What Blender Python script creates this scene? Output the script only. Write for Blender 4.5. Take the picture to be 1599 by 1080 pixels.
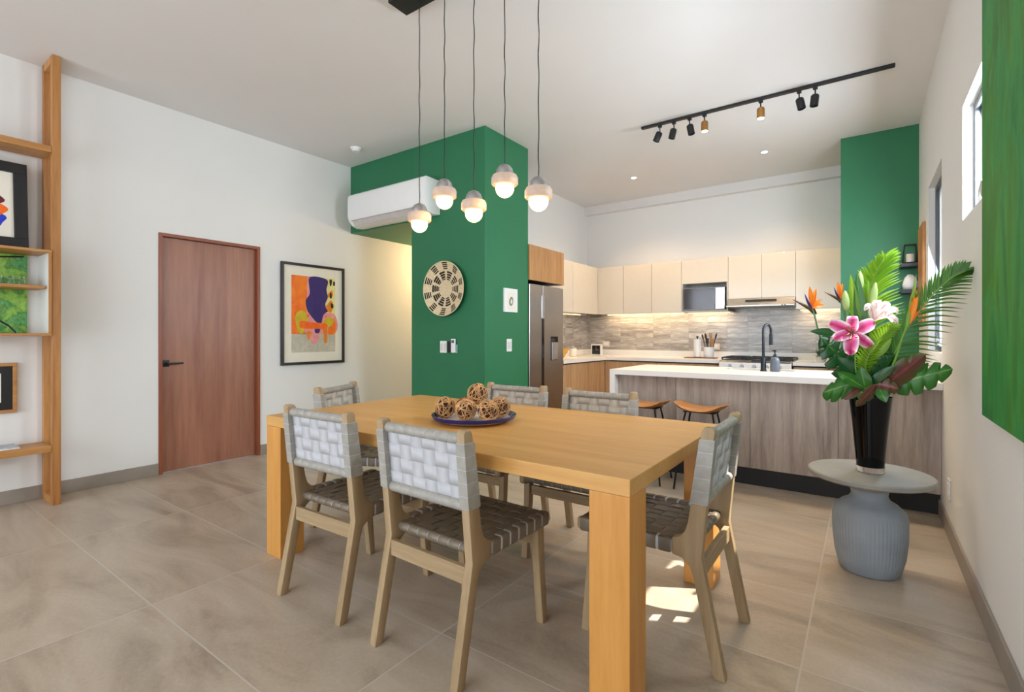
import bpy, bmesh, math, random
from mathutils import Vector, Matrix, Euler
PI = math.pi
random.seed(7)
sc = bpy.context.scene
for o in list(bpy.data.objects):
    bpy.data.objects.remove(o)
COL = sc.collection

# ------------------------------------------------------------------ camera
FOC, CX, CY, HC = 773.3, 799.5, 523.3, 1.2
YAW = math.atan2(1351.5 - CX, FOC)
cd = bpy.data.cameras.new('camera'); cam = bpy.data.objects.new('camera', cd); COL.objects.link(cam)
cam.location = (0, 0, HC); cam.rotation_euler = (PI/2, 0, YAW)
cd.sensor_width = 36; cd.sensor_fit = 'HORIZONTAL'; cd.lens = FOC*36/1599
cd.shift_x = 0; cd.shift_y = (CY - 540)/1599
cd.clip_start = .05
sc.camera = cam

# ------------------------------------------------------------------ world, sun, big lights, exposure
sc.view_settings.view_transform = 'Standard'; sc.view_settings.look = 'None'
sc.view_settings.gamma = 1; sc.view_settings.use_curve_mapping = False
sc.view_settings.exposure = 0.50
w = bpy.data.worlds.new('sky'); sc.world = w; w.use_nodes = True
nt = w.node_tree; nt.nodes.clear()
bg = nt.nodes.new('ShaderNodeBackground'); out = nt.nodes.new('ShaderNodeOutputWorld')
bg.inputs[0].default_value = (.82, .91, 1, 1); bg.inputs[1].default_value = 1.5
nt.links.new(bg.outputs[0], out.inputs[0])
try:
    sc.cycles.use_denoising = True
    sc.cycles.max_bounces = 10; sc.cycles.diffuse_bounces = 6; sc.cycles.glossy_bounces = 4
    sc.cycles.sample_clamp_indirect = 6
    sc.cycles.caustics_reflective = False; sc.cycles.caustics_refractive = False
except Exception: pass

def light(name, kind, loc, energy, color=(1, 1, 1), size=.1, size_y=None, aim=None, spot=None, blend=.5):
    l = bpy.data.lights.new(name, kind); o = bpy.data.objects.new(name, l); COL.objects.link(o)
    o.location = loc; l.energy = energy; l.color = color
    if kind == 'AREA':
        l.size = size
        if size_y: l.shape = 'RECTANGLE'; l.size_y = size_y
    elif kind in ('POINT', 'SPOT'): l.shadow_soft_size = size
    elif kind == 'SUN': l.angle = size
    if spot: l.spot_size = spot; l.spot_blend = blend
    if aim is not None:
        o.rotation_euler = Vector(aim).to_track_quat('-Z', 'Y').to_euler()
    return o
SUN_T = 1.53
light('sun', 'SUN', (6, 6, 8), 18, (1, .93, .82), .009, aim=(-.87, -.49, -SUN_T))
light('fill_behind_camera', 'AREA', (-2.3, -3.3, 1.45), 96, (.84, .92, 1), 4.6, 2.6, aim=(0, 1, .02))  # unseen area lamp added as broad cool fill for the room
for nm_, y_, z_, sy_, sz_, e_ in (('daylight_window_high', 2.82, 2.08, 1.15, .52, 60), ('daylight_window_kitchen', 4.73, 1.73, .78, 1.2, 46)):
    light(nm_, 'AREA', (.53 if y_ < 4 else .458, y_, z_), e_, (.80, .90, 1), sy_, sz_, aim=(-1, 0, -.25))
WARM = (1, .74, .42)

# ------------------------------------------------------------------ dimensions of the room
LX, RX, CEIL, BACK, FRONT = -4.95, .408, 3.18, 7.0, -3.4
KX = -3.55                                            # kitchen's own left wall
COLX0, COLX1, COLY0, COLY1 = -3.916, -2.92, 3.655, 4.385

# ------------------------------------------------------------------ mesh helpers
def new(): return bmesh.new()
def box(bm, a, b, bev=0, mi=0, rot=None, piv=None, seg=2):
    lo = [min(a[i], b[i]) for i in range(3)]; hi = [max(a[i], b[i]) for i in range(3)]
    t = bmesh.new(); bmesh.ops.create_cube(t, size=1)
    for v in t.verts:
        v.co = Vector([lo[i] + (v.co[i] + .5)*(hi[i] - lo[i]) for i in range(3)])
    if bev: bmesh.ops.bevel(t, geom=list(t.edges), offset=min(bev, .45*min(hi[i]-lo[i] for i in range(3))), segments=seg, profile=.5, affect='EDGES')
    if rot is not None:
        p = Vector(piv) if piv is not None else (Vector(lo)+Vector(hi))/2
        for v in t.verts: v.co = rot @ (v.co - p) + p
    join(bm, t, mi)
def join(bm, t, mi=None, M=None):
    if M is not None: bmesh.ops.transform(t, matrix=M, verts=list(t.verts))
    me = bpy.data.meshes.new('tmp'); 
    if mi is not None:
        for f in t.faces: f.material_index = mi
    t.to_mesh(me); t.free(); bm.from_mesh(me); bpy.data.meshes.remove(me)
def frames(pts):
    n = len(pts); T = []
    for i in range(n):
        d = pts[min(i+1, n-1)] - pts[max(i-1, 0)]
        T.append(d.normalized() if d.length > 1e-9 else Vector((0, 0, 1)))
    up = Vector((0, 0, 1)) if abs(T[0].z) < .9 else Vector((1, 0, 0))
    N = [(up - T[0]*up.dot(T[0])).normalized()]
    for i in range(1, n):
        v = N[-1] - T[i]*N[-1].dot(T[i]); N.append(v.normalized() if v.length > 1e-6 else N[-1])
    return T, N
def tube(bm, pts, r, seg=8, mi=0, closed=False, cap=True):
    pts = [Vector(p) for p in pts]; n = len(pts)
    R = r if isinstance(r, (list, tuple)) else [r]*n
    T, N = frames(pts)
    if closed:
        for i in range(n): T[i] = (pts[(i+1) % n] - pts[i-1]).normalized()
        for i in range(n):
            v = N[i] - T[i]*N[i].dot(T[i]); N[i] = v.normalized()
    rings = []
    for i in range(n):
        B = T[i].cross(N[i])
        rings.append([bm.verts.new(pts[i] + (N[i]*math.cos(2*PI*k/seg) + B*math.sin(2*PI*k/seg))*R[i]) for k in range(seg)])
    m = n if closed else n-1
    for i in range(m):
        a, b = rings[i], rings[(i+1) % n]
        for k in range(seg):
            f = bm.faces.new((a[k], a[(k+1) % seg], b[(k+1) % seg], b[k])); f.material_index = mi; f.smooth = True
    if cap and not closed:
        f = bm.faces.new(rings[0][::-1]); f.material_index = mi
        f = bm.faces.new(rings[-1]); f.material_index = mi
def lathe(bm, prof, c=(0, 0, 0), seg=40, mi=0, M=None, flute=None, sx=1, sy=1):
    """prof: list of (r, z).  closed at both ends when r=0"""
    t = bmesh.new(); rings = []
    for j, (r, z) in enumerate(prof):
        if r < 1e-6: rings.append([t.verts.new((0, 0, z))]); continue
        ring = []
        for k in range(seg):
            a = 2*PI*k/seg; rr = r*(1 + (flute(j, a) if flute else 0))
            ring.append(t.verts.new((rr*math.cos(a)*sx, rr*math.sin(a)*sy, z)))
        rings.append(ring)
    for a, b in zip(rings, rings[1:]):
        for k in range(seg):
            k2 = (k+1) % seg
            if len(a) == 1 and len(b) == 1: continue
            if len(a) == 1: t.faces.new((a[0], b[k2], b[k])).smooth = True
            elif len(b) == 1: t.faces.new((a[k], a[k2], b[0])).smooth = True
            else: t.faces.new((a[k], a[k2], b[k2], b[k])).smooth = True
    bmesh.ops.recalc_face_normals(t, faces=list(t.faces))
    MM = Matrix.Translation(Vector(c)) @ (M if M is not None else Matrix())
    join(bm, t, mi, MM)
def prism(bm, poly, axis, lo, hi, mi=0, bev=0):
    """extrude a polygon: axis 'x' polygon is (y,z); 'y' (x,z); 'z' (x,y)"""
    t = bmesh.new()
    def pt(p, h):
        return {'x': (h, p[0], p[1]), 'y': (p[0], h, p[1]), 'z': (p[0], p[1], h)}[axis]
    A = [t.verts.new(pt(p, lo)) for p in poly]; B = [t.verts.new(pt(p, hi)) for p in poly]
    n = len(poly)
    t.faces.new(A); t.faces.new(B[::-1])
    for i in range(n): t.faces.new((A[i], B[i], B[(i+1) % n], A[(i+1) % n]))
    bmesh.ops.recalc_face_normals(t, faces=list(t.faces))
    if bev:
        es = [e for e in t.edges if len(e.link_faces) == 2 and e.link_faces[0].normal.angle(e.link_faces[1].normal) > .6]
        bmesh.ops.bevel(t, geom=es, offset=bev, segments=2, profile=.5, affect='EDGES')
    bmesh.ops.triangulate(t, faces=[f for f in t.faces if len(f.verts) > 4])
    join(bm, t, mi)
def ribbon(bm, pts, sides, normals, wd, th, mi=0, mi_back=None):
    """flat strap along pts; sides = width dir, normals = thickness dir"""
    rows = []
    for p, s, n in zip(pts, sides, normals):
        s = s*(wd/2); n = n*(th/2)
        rows.append([bm.verts.new(p - s + n), bm.verts.new(p + s + n), bm.verts.new(p + s - n), bm.verts.new(p - s - n)])
    for a, b in zip(rows, rows[1:]):
        for k in range(4):
            k2 = (k+1) % 4
            f = bm.faces.new((a[k], b[k], b[k2], a[k2])); f.material_index = mi
            if mi_back is not None and k == 2: f.material_index = mi_back
            f.smooth = k in (0, 2)
    bm.faces.new(rows[0][::-1]).material_index = mi; bm.faces.new(rows[-1]).material_index = mi
def smooth(o, ang=35):
    me = o.data
    for p in me.polygons: p.use_smooth = True
    try: me.set_sharp_from_angle(angle=math.radians(ang))
    except Exception: pass
    return o
def put(name, bm, mats, parent=None, sm=None, origin=None, world=True, recalc=False):
    if recalc: bmesh.ops.recalc_face_normals(bm, faces=list(bm.faces))
    me = bpy.data.meshes.new(name)
    if parent is not None:
        if world:
            p = parent; off = Vector((0, 0, 0))
            while p is not None: off += p.location; p = p.parent
            bmesh.ops.translate(bm, vec=-off, verts=list(bm.verts)) if bm.verts else None
        loc = Vector((0, 0, 0))
    else:
        if origin is None:
            xs = [v.co for v in bm.verts]
            lo = Vector([min(v[i] for v in xs) for i in range(3)]); hi = Vector([max(v[i] for v in xs) for i in range(3)])
            origin = Vector(((lo.x+hi.x)/2, (lo.y+hi.y)/2, lo.z))
        loc = Vector(origin)
        bmesh.ops.translate(bm, vec=-loc, verts=list(bm.verts))
    bm.to_mesh(me); bm.free()
    for m in (mats if isinstance(mats, (list, tuple)) else [mats]): me.materials.append(m)
    o = bpy.data.objects.new(name, me); COL.objects.link(o); o.location = loc
    if parent is not None: o.parent = parent
    if sm: smooth(o, sm)
    return o
def tag(o, label=None, cat=None, group=None, kind=None):
    if label: o['label'] = label
    if cat: o['category'] = cat
    if group: o['group'] = group
    if kind: o['kind'] = kind
    return o
def thing(name, label, cat, loc=(0, 0, 0), rz=0, group=None):
    o = bpy.data.objects.new(name, None); COL.objects.link(o); o.location = loc; o.rotation_euler = (0, 0, rz)
    o.empty_display_size = .05
    return tag(o, label, cat, group)
def struct(name, bm, m, label=None, sm=None):
    return tag(put(name, bm, m, sm=sm), label, None, None, 'structure')
def kids(o): return [c for c in bpy.data.objects if c.parent == o]
def dup(root, loc, rz, label, group=None):
    r = root.copy(); COL.objects.link(r); r.location = loc; r.rotation_euler = (0, 0, rz); r['label'] = label
    if group: r['group'] = group
    for ch in kids(root):
        c = ch.copy(); COL.objects.link(c); c.parent = r
        for g in kids(ch):
            d = g.copy(); COL.objects.link(d); d.parent = c
    return r
def at(px, py, Y):
    """point of the place at depth Y that is seen in that direction"""
    a = (px - CX)/FOC; b = (CY - py)/FOC
    d = Vector((-math.sin(YAW) + a*math.cos(YAW), math.cos(YAW) + a*math.sin(YAW), b))
    return Vector((0, 0, HC)) + d*(Y/d.y)

# ------------------------------------------------------------------ materials
def srgb(r, g, b):
    f = lambda c: (c/255/12.92) if c/255 <= .04045 else ((c/255 + .055)/1.055)**2.4
    return (f(r), f(g), f(b), 1)
def base(name, rough=.5, metal=0, **kw):
    m = bpy.data.materials.new(name); m.use_nodes = True
    n = m.node_tree.nodes; p = n['Principled BSDF']
    p.inputs['Roughness'].default_value = rough; p.inputs['Metallic'].default_value = metal
    for k, v in kw.items(): p.inputs[k.replace('_', ' ')].default_value = v
    return m, m.node_tree, p
def texco(t, kind='Object', scale=(1, 1, 1), loc=(0, 0, 0), rot=(0, 0, 0)):
    if kind == 'Position': s = t.nodes.new('ShaderNodeNewGeometry').outputs['Position']
    else: s = t.nodes.new('ShaderNodeTexCoord').outputs[kind]
    mp = t.nodes.new('ShaderNodeMapping'); mp.inputs['Scale'].default_value = scale
    mp.inputs['Location'].default_value = loc; mp.inputs['Rotation'].default_value = rot
    t.links.new(s, mp.inputs['Vector']); return mp.outputs['Vector']
def noise(t, vec, scale=5, detail=3, rough=.5, dist=0):
    n = t.nodes.new('ShaderNodeTexNoise'); t.links.new(vec, n.inputs['Vector'])
    n.inputs['Scale'].default_value = scale; n.inputs['Detail'].default_value = detail
    n.inputs['Roughness'].default_value = rough; n.inputs['Distortion'].default_value = dist
    return n.outputs[0]
def ramp(t, fac, stops, interp='LINEAR'):
    r = t.nodes.new('ShaderNodeValToRGB'); t.links.new(fac, r.inputs[0]); cr = r.color_ramp; cr.interpolation = interp
    while len(cr.elements) < len(stops): cr.elements.new(.5)
    for e, (p, c) in zip(cr.elements, stops): e.position = p; e.color = c
    return r.outputs[0]
def bump(t, p, h, strength=.2, dist=.01):
    b = t.nodes.new('ShaderNodeBump'); b.inputs['Strength'].default_value = strength; b.inputs['Distance'].default_value = dist
    t.links.new(h, b.inputs['Height']); t.links.new(b.outputs[0], p.inputs['Normal'])
def mixc(t, fac, a, b, mode='MIX'):
    m = t.nodes.new('ShaderNodeMix'); m.data_type = 'RGBA'; m.blend_type = mode
    for s, v in ((m.inputs[0], fac), (m.inputs[6], a), (m.inputs[7], b)):
        if isinstance(v, (int, float)): s.default_value = v
        elif isinstance(v, tuple): s.default_value = v
        else: t.links.new(v, s)
    return m.outputs[2]
def math_(t, op, a, b=0):
    m = t.nodes.new('ShaderNodeMath'); m.operation = op
    for s, v in ((m.inputs[0], a), (m.inputs[1], b)):
        if isinstance(v, (int, float)): s.default_value = v
        else: t.links.new(v, s)
    return m.outputs[0]
def mul(c, k): return (min(1, c[0]*k), min(1, c[1]*k), min(1, c[2]*k), 1)
def plain(name, c, rough=.5, metal=0, var=.06, scale=12, bmp=0, **kw):
    m, t, p = base(name, rough, metal, **kw)
    n = noise(t, texco(t), scale, 3)
    t.links.new(ramp(t, n, [(.3, mul(c, 1-var)), (.7, mul(c, 1+var))]), p.inputs['Base Color'])
    if bmp: bump(t, p, noise(t, texco(t), scale*12, 2), bmp, .002)
    return m
def wood(name, c1, c2, c3=None, grain='x', sc_=1.0, rough=.45, bmp=.05, **kw):
    m, t, p = base(name, rough, **kw)
    s = [9*sc_]*3; s['xyz'.index(grain)] = .7*sc_
    v = texco(t, scale=tuple(s))
    n1 = noise(t, v, 1.3, 6, .6, .6); n2 = noise(t, v, 7, 4, .7, .2)
    n = math_(t, 'ADD', math_(t, 'MULTIPLY', n1, .7), math_(t, 'MULTIPLY', n2, .3))
    c3 = c3 or tuple((a+b)/2 for a, b in zip(c1, c2))
    t.links.new(ramp(t, n, [(.34, c1), (.5, c3), (.66, c2)]), p.inputs['Base Color'])
    bump(t, p, n2, bmp, .002)
    return m
def glow(name, c, strength):
    m, t, p = base(name, .4); p.inputs['Base Color'].default_value = c
    p.inputs['Emission Color'].default_value = c; p.inputs['Emission Strength'].default_value = strength
    return m
def glass(name, c=(1, 1, 1, 1), rough=0, ior=1.45):
    m, t, p = base(name, rough); p.inputs['Base Color'].default_value = c
    p.inputs['Transmission Weight'].default_value = 1; p.inputs['IOR'].default_value = ior
    return m

M = {}
M['wall'] = plain('wall_paint', srgb(233, 232, 230), .7, var=.01, scale=2)
M['ceiling'] = plain('ceiling_paint', srgb(226, 224, 223), .75, var=.01, scale=2)
M['green'] = plain('green_paint', srgb(36, 114, 76), .5, var=.03, scale=3)
M['black'] = plain('matt_black', srgb(22, 22, 24), .45)
M['blackgloss'] = plain('gloss_black', srgb(10, 10, 12), .08)
M['white'] = plain('white_plastic', srgb(235, 235, 235), .35, var=.01)
M['steel'] = plain('brushed_steel', srgb(165, 160, 155), .32, 1, var=.05, scale=3)
M['alu'] = plain('spun_aluminium', srgb(190, 190, 192), .28, 1, var=.05)
M['darkmetal'] = plain('dark_metal', srgb(40, 36, 34), .4, .6)
M['quartz'] = plain('white_quartz', srgb(238, 234, 230), .3, var=.02, scale=4)
M['oak'] = wood('honey_oak', srgb(194, 140, 72), srgb(214, 166, 98), grain='x', rough=.38)
M['oakz'] = wood('honey_oak_leg', srgb(192, 130, 58), srgb(212, 154, 80), grain='z', rough=.38)
M['ash'] = wood('ash_chair_wood', srgb(142, 117, 84), srgb(176, 151, 116), grain='z', rough=.55)
M['ashx'] = wood('ash_chair_stretcher', srgb(142, 117, 84), srgb(176, 151, 116), grain='x', rough=.55)
M['shelfz'] = wood('shelf_post_wood', srgb(150, 92, 42), srgb(196, 140, 78), grain='z', rough=.45)
M['shelfy'] = wood('shelf_board_wood', srgb(164, 108, 54), srgb(204, 152, 90), grain='y', rough=.45)
M['door'] = wood('door_veneer', srgb(126, 76, 56), srgb(172, 118, 92), grain='z', sc_=.42, rough=.4)
M['doorframe'] = wood('door_frame_wood', srgb(122, 62, 38), srgb(154, 86, 54), grain='z', rough=.4)
M['lam'] = wood('walnut_laminate', srgb(130, 116, 108), srgb(188, 174, 164), grain='z', sc_=1.3, rough=.5)
M['lam2'] = wood('warm_lit_laminate', srgb(160, 122, 84), srgb(200, 164, 122), grain='z', sc_=1.3, rough=.5)  # warm kitchen light put into the laminate colour
M['cab'] = plain('gloss_cream_door', srgb(218, 211, 198), .12, var=.01)
M['leather'] = plain('olive_grey_leather', srgb(156, 152, 144), .45, var=.10, scale=30, bmp=.15)
M['leatherfront'] = plain('lit_front_leather', srgb(190, 184, 174), .5, var=.08, scale=30, bmp=.15)  # chair leather lightened for the light on the backrest fronts
M['seatleather'] = plain('seat_leather', srgb(112, 100, 84), .4, var=.12, scale=30, bmp=.15)
M['suede'] = plain('pale_leather_back', srgb(186, 186, 190), .8, var=.04, scale=30)
M['stone'] = plain('blue_grey_concrete', srgb(142, 152, 162), .6, var=.08, scale=9, bmp=.1)
M['stonetop'] = plain('grey_concrete_top', srgb(146, 146, 140), .5, var=.10, scale=7, bmp=.05)
M['glass'] = glass('clear_glass')
M['bulb'] = glow('warm_globe', (1, .76, .40, 1), 1.7)
M['spotglow'] = glow('spot_glow', (1, .86, .62, 1), 14)

def floor_mat():
    m, t, p = base('taupe_floor_tile', .32)
    pos = texco(t, 'Position', loc=(.19, -.862, 0))
    br = t.nodes.new('ShaderNodeTexBrick'); t.links.new(pos, br.inputs['Vector'])
    br.offset = 0; br.squash = 1
    br.inputs['Color1'].default_value = (0, 0, 0, 1); br.inputs['Color2'].default_value = (1, 1, 1, 1)
    br.inputs['Scale'].default_value = 1; br.inputs['Mortar Size'].default_value = .0034; br.inputs['Mortar Smooth'].default_value = .1
    br.inputs['Brick Width'].default_value = 1.2; br.inputs['Row Height'].default_value = .595
    v = texco(t, 'Position', scale=(1.0, 3.0, 1), rot=(0, 0, .5))
    sh = t.nodes.new('ShaderNodeVectorMath'); sh.operation = 'ADD'
    cm = t.nodes.new('ShaderNodeVectorMath'); cm.operation = 'SCALE'; cm.inputs['Scale'].default_value = 9
    t.links.new(br.outputs['Color'], cm.inputs[0]); t.links.new(v, sh.inputs[0]); t.links.new(cm.outputs[0], sh.inputs[1])
    n1 = noise(t, sh.outputs[0], 1.2, 8, .6, 1.2); n2 = noise(t, texco(t, 'Position'), 60, 4, .7)
    c = ramp(t, n1, [(.3, srgb(150, 134, 115)), (.5, srgb(180, 164, 144)), (.72, srgb(196, 182, 165))])
    c = mixc(t, .10, c, ramp(t, n2, [(.3, srgb(90, 80, 70)), (.7, srgb(220, 210, 200))]))
    c = mixc(t, br.outputs['Fac'], c, srgb(192, 184, 172))
    t.links.new(c, p.inputs['Base Color'])
    t.links.new(ramp(t, n1, [(.3, (.32, .32, .32, 1)), (.7, (.42, .42, .42, 1))]), p.inputs['Roughness'])
    bump(t, p, math_(t, 'SUBTRACT', math_(t, 'MULTIPLY', n2, .15), br.outputs['Fac']), .25, .002)
    return m
M['floor'] = floor_mat()
M['skirt'] = plain('taupe_skirting_tile', srgb(150, 140, 130), .4, var=.10, scale=4)

def splash_mat():
    m, t, p = base('grey_glazed_wall_tile', .12)
    g = t.nodes.new('ShaderNodeNewGeometry')
    sx = t.nodes.new('ShaderNodeSeparateXYZ'); t.links.new(g.outputs['Position'], sx.inputs[0])
    u = math_(t, 'ADD', sx.outputs[0], sx.outputs[1])
    cb = t.nodes.new('ShaderNodeCombineXYZ'); t.links.new(u, cb.inputs[0]); t.links.new(sx.outputs[2], cb.inputs[1])
    br = t.nodes.new('ShaderNodeTexBrick'); t.links.new(cb.outputs[0], br.inputs['Vector'])
    br.offset = 0; br.squash = 1; br.inputs['Scale'].default_value = 1
    br.inputs['Color1'].default_value = (0, 0, 0, 1); br.inputs['Color2'].default_value = (1, 1, 1, 1)
    br.inputs['Mortar Size'].default_value = .002; br.inputs['Brick Width'].default_value = .25; br.inputs['Row Height'].default_value = .0725
    br.inputs['Bias'].default_value = 0
    mp = t.nodes.new('ShaderNodeMapping'); mp.inputs['Scale'].default_value = (3, 18, 1); t.links.new(cb.outputs[0], mp.inputs[0])
    ad = t.nodes.new('ShaderNodeVectorMath'); ad.operation = 'ADD'; cm = t.nodes.new('ShaderNodeVectorMath'); cm.operation = 'SCALE'; cm.inputs['Scale'].default_value = 7
    t.links.new(br.outputs['Color'], cm.inputs[0]); t.links.new(cm.outputs[0], ad.inputs[1]); t.links.new(mp.outputs[0], ad.inputs[0])
    n = noise(t, ad.outputs[0], 1.5, 5, .6, .8)
    c = ramp(t, n, [(.3, srgb(112, 104, 102)), (.5, srgb(156, 150, 148)), (.7, srgb(206, 203, 200))])
    c = mixc(t, .35, c, ramp(t, br.outputs['Color'], [(0, srgb(128, 122, 118)), (1, srgb(206, 202, 198))]))
    c = mixc(t, br.outputs['Fac'], c, srgb(150, 146, 140))
    t.links.new(c, p.inputs['Base Color'])
    bump(t, p, math_(t, 'SUBTRACT', math_(t, 'MULTIPLY', n, .6), br.outputs['Fac']), .5, .006)
    return m
M['splash'] = splash_mat()

# ------------------------------------------------------------------ SETTING
b = new(); box(b, (LX-.2, FRONT-.2, -.12), (RX+.10, BACK+.2, 0)); struct('floor', b, M['floor'], 'large taupe stone-look floor tiles')
b = new(); box(b, (LX-.2, FRONT-.2, CEIL), (RX+.10, BACK+.2, CEIL+.15)); struct('ceiling', b, M['ceiling'], 'plain white ceiling')
DY0, DY1, DZ = 1.70, 2.575, 2.086
b = new()
box(b, (LX-.2, FRONT, 0), (LX, DY0, CEIL)); box(b, (LX-.2, DY1, 0), (LX, BACK, CEIL)); box(b, (LX-.2, DY0, DZ), (LX, DY1, CEIL))
struct('wall_left', b, M['wall'], 'white wall with the door and the shelf frame')
WA = (2.20, 3.435, 1.79, 2.378); WB = (4.30, 5.15, 1.08, 2.37)
b = new(); x0, x1 = RX, RX+.10
for y0, y1 in ((FRONT, WA[0]), (WA[1], WB[0]), (WB[1], BACK)): box(b, (x0, y0, 0), (x1, y1, CEIL))
for W in (WA, WB): box(b, (x0, W[0], 0), (x1, W[1], W[2])); box(b, (x0, W[0], W[3]), (x1, W[1], CEIL))
struct('wall_right', b, M['wall'], 'white wall with two windows')
b = new(); box(b, (LX-.2, BACK, 0), (RX+.1, BACK+.2, CEIL)); struct('wall_back', b, M['wall'], 'kitchen back wall above the cabinets')
b = new()
box(b, (LX, FRONT-.2, 2.75), (RX, FRONT, CEIL)); box(b, (LX, FRONT-.2, 0), (LX+.3, FRONT, 2.75)); box(b, (RX-.4, FRONT-.2, 0), (RX, FRONT, 2.75))  # unseen opening added so sky light brightens the room
struct('wall_front', b, M['wall'], 'wall behind the viewer with a wide opening added to let light in')
b = new(); box(b, (COLX0, COLY0, 0), (COLX1, COLY1, CEIL), .003); struct('wall_column', b, M['green'], 'green painted column')
b = new(); box(b, (LX, COLY0, 2.40), (COLX0, 6.5, CEIL)); struct('wall_soffit', b, M['green'], 'green painted soffit over the passage')
b = new(); box(b, (KX-.35, COLY1, 0), (KX, BACK, CEIL)); struct('wall_kitchen', b, M['wall'], 'kitchen side wall behind the fridge')
b = new(); box(b, (LX, 6.3, 0), (KX-.35, 6.5, 2.4)); struct('wall_passage', b, M['wall'], 'end wall of the passage')
b = new(); box(b, (-.203, 5.99, 0), (RX, BACK, CEIL)); struct('wall_pier', b, M['green'], 'green painted pier beside the wall cabinets')
b = new(); box(b, (KX, 6.91, 3.055), (-.203, BACK, CEIL)); struct('trim_1', b, M['ceiling'], 'ceiling drop along the kitchen back wall')
# skirting
def skirt(name, a, c): b = new(); box(b, a, c, .002); struct(name, b, M['skirt'])
skirt('baseboard_left', (LX, FRONT, 0), (LX+.012, DY0-.002, .10))
skirt('baseboard_left_2', (LX, DY1+.002, 0), (LX+.012, 6.3, .10))
skirt('baseboard_right', (RX-.012, FRONT, 0), (RX, 4.36, .105))
skirt('baseboard_column', (COLX0, COLY0-.012, 0), (COLX1+.012, COLY0, .10))
# door
b = new()
box(b, (LX-.16, DY0, 0), (LX+.012, DY0+.028, DZ), .002); box(b, (LX-.16, DY1-.028, 0), (LX+.012, DY1, DZ), .002)
box(b, (LX-.16, DY0+.028, DZ-.028), (LX+.012, DY1-.028, DZ), .002)
dr = struct('door_1', b, M['doorframe'], 'reddish brown wooden door in its frame')
b = new(); box(b, (LX-.075, DY0+.03, .006), (LX-.035, DY1-.03, DZ-.03), .002)
put('door_leaf', b, M['door'], dr)
b = new()
box(b, (LX-.035, 1.742, .925), (LX-.025, 1.792, .983), .002)
tube(b, [(LX-.025, 1.767, .954), (LX+.022, 1.767, .954)], .009, 12)
box(b, (LX+.012, 1.758, .946), (LX+.028, 1.885, .962), .004)
put('door_handle', b, M['black'], dr, sm=30)
M['winframe'] = plain('grey_window_frame', srgb(92, 94, 98), .4, .4)
M['pane'] = None
def pane_mat():
    m = bpy.data.materials.new('window_pane'); m.use_nodes = True; t = m.node_tree; t.nodes.clear()
    o = t.nodes.new('ShaderNodeOutputMaterial'); mx = t.nodes.new('ShaderNodeMixShader'); tr = t.nodes.new('ShaderNodeBsdfTransparent'); gl = t.nodes.new('ShaderNodeBsdfGlossy')
    gl.inputs['Roughness'].default_value = .02; fr = t.nodes.new('ShaderNodeFresnel'); fr.inputs[0].default_value = 1.45
    mm = math_(t, 'MULTIPLY', fr.outputs[0], .5)
    t.links.new(mm, mx.inputs[0]); t.links.new(tr.outputs[0], mx.inputs[1]); t.links.new(gl.outputs[0], mx.inputs[2]); t.links.new(mx.outputs[0], o.inputs[0])
    return m
M['pane'] = pane_mat()
def window(n, W, sash):
    y0, y1, z0, z1 = W; X = RX+.042
    b = new(); f = .035
    box(b, (X, y0, z0), (X+.05, y0+f, z1), .002); box(b, (X, y1-f, z0), (X+.05, y1, z1), .002)
    box(b, (X, y0+f, z0), (X+.05, y1-f, z0+f), .002); box(b, (X, y0+f, z1-f), (X+.05, y1-f, z1), .002)
    if sash: 
        ym = (y0+y1)/2
        box(b, (X-.004, ym-.018, z0+f), (X+.045, ym+.018, z1-f), .002)
    wn = struct('window_%d' % n, b, M['winframe'], 'grey framed window high in the right wall' if n == 1 else 'tall grey framed kitchen window in the right wall')
    b = new(); box(b, (X+.02, y0+f, z0+f), (X+.026, y1-f, z1-f)); put('pane', b, M['pane'] if n == 1 else glass('sun_block_frosting', srgb(225, 232, 236), .55), wn)  # frosting of the kitchen pane added to keep direct sun off the floor
    b = new(); box(b, (X-.02, y1-.34, z0+.036), (X, y1-.28, z0+.06), .004); tube(b, [(X-.015, y1-.31, z0+.048), (X-.028, y1-.40, z0+.06), (X-.03, y1-.48, z0+.09)], .009, 8)
    put('window_latch', b, M['alu'], wn, sm=40)
window(1, WA, False); window(2, WB, False)

# ------------------------------------------------------------------ SHELF UNIT on the left wall
sh = thing('shelving_unit', 'tall honey wood shelf frame with white niche box against the left wall', 'shelving unit', (-4.8, .4, 0))
XF, XB = -4.66, LX+.002
def post(x0, x1, y0, y1, z0=.0, z1=CEIL-.001):
    b = new(); box(b, (x0, y0, z0), (x1, y1, z1), .003); return put('post', b, M['shelfz'], sh)
post(XF-.05, XF, .957, 1.004); post(LX+.014, LX+.064, .957, 1.004)
post(XF-.05, XF, -.90, -.853); post(LX+.014, LX+.064, -.90, -.853)
for y in (.957, -.90):
    for z in (0.0, CEIL-.055):
        b = new(); box(b, (LX+.064, y, z+.001), (XF-.05, y+.047, z+.054), .003); put('cross_bar', b, M['shelfy'], sh)
def board(x0, x1, y0, y1, z0, z1, m='shelfy', nm='shelf'):
    b = new(); box(b, (x0, y0, z0), (x1, y1, z1), .002); return put(nm, b, M[m], sh)
board(XB+.06, XF-.002, -.85, .955, 2.485, 2.53)
board(XB, XF+.01, -.85, .955, 1.779, 1.797)
board(XB, XF+.01, -.85, .955, 1.197, 1.214)
bx = board(XF-.008, XF+.01, .938, .955, 1.214, 1.779, 'shelfz', 'box_edge')
M['boxwhite'] = plain('white_niche_panel', srgb(226, 226, 224), .5, var=.01)
board(XB, XF-.008, .938, .955, 1.214, 1.779, 'boxwhite', 'box_side')
board(XB+.022, XF-.03, -.85, .925, 1.526, 1.548)
board(XB+.06, XF-.002, -.85, .955, .380, .426)

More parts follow.
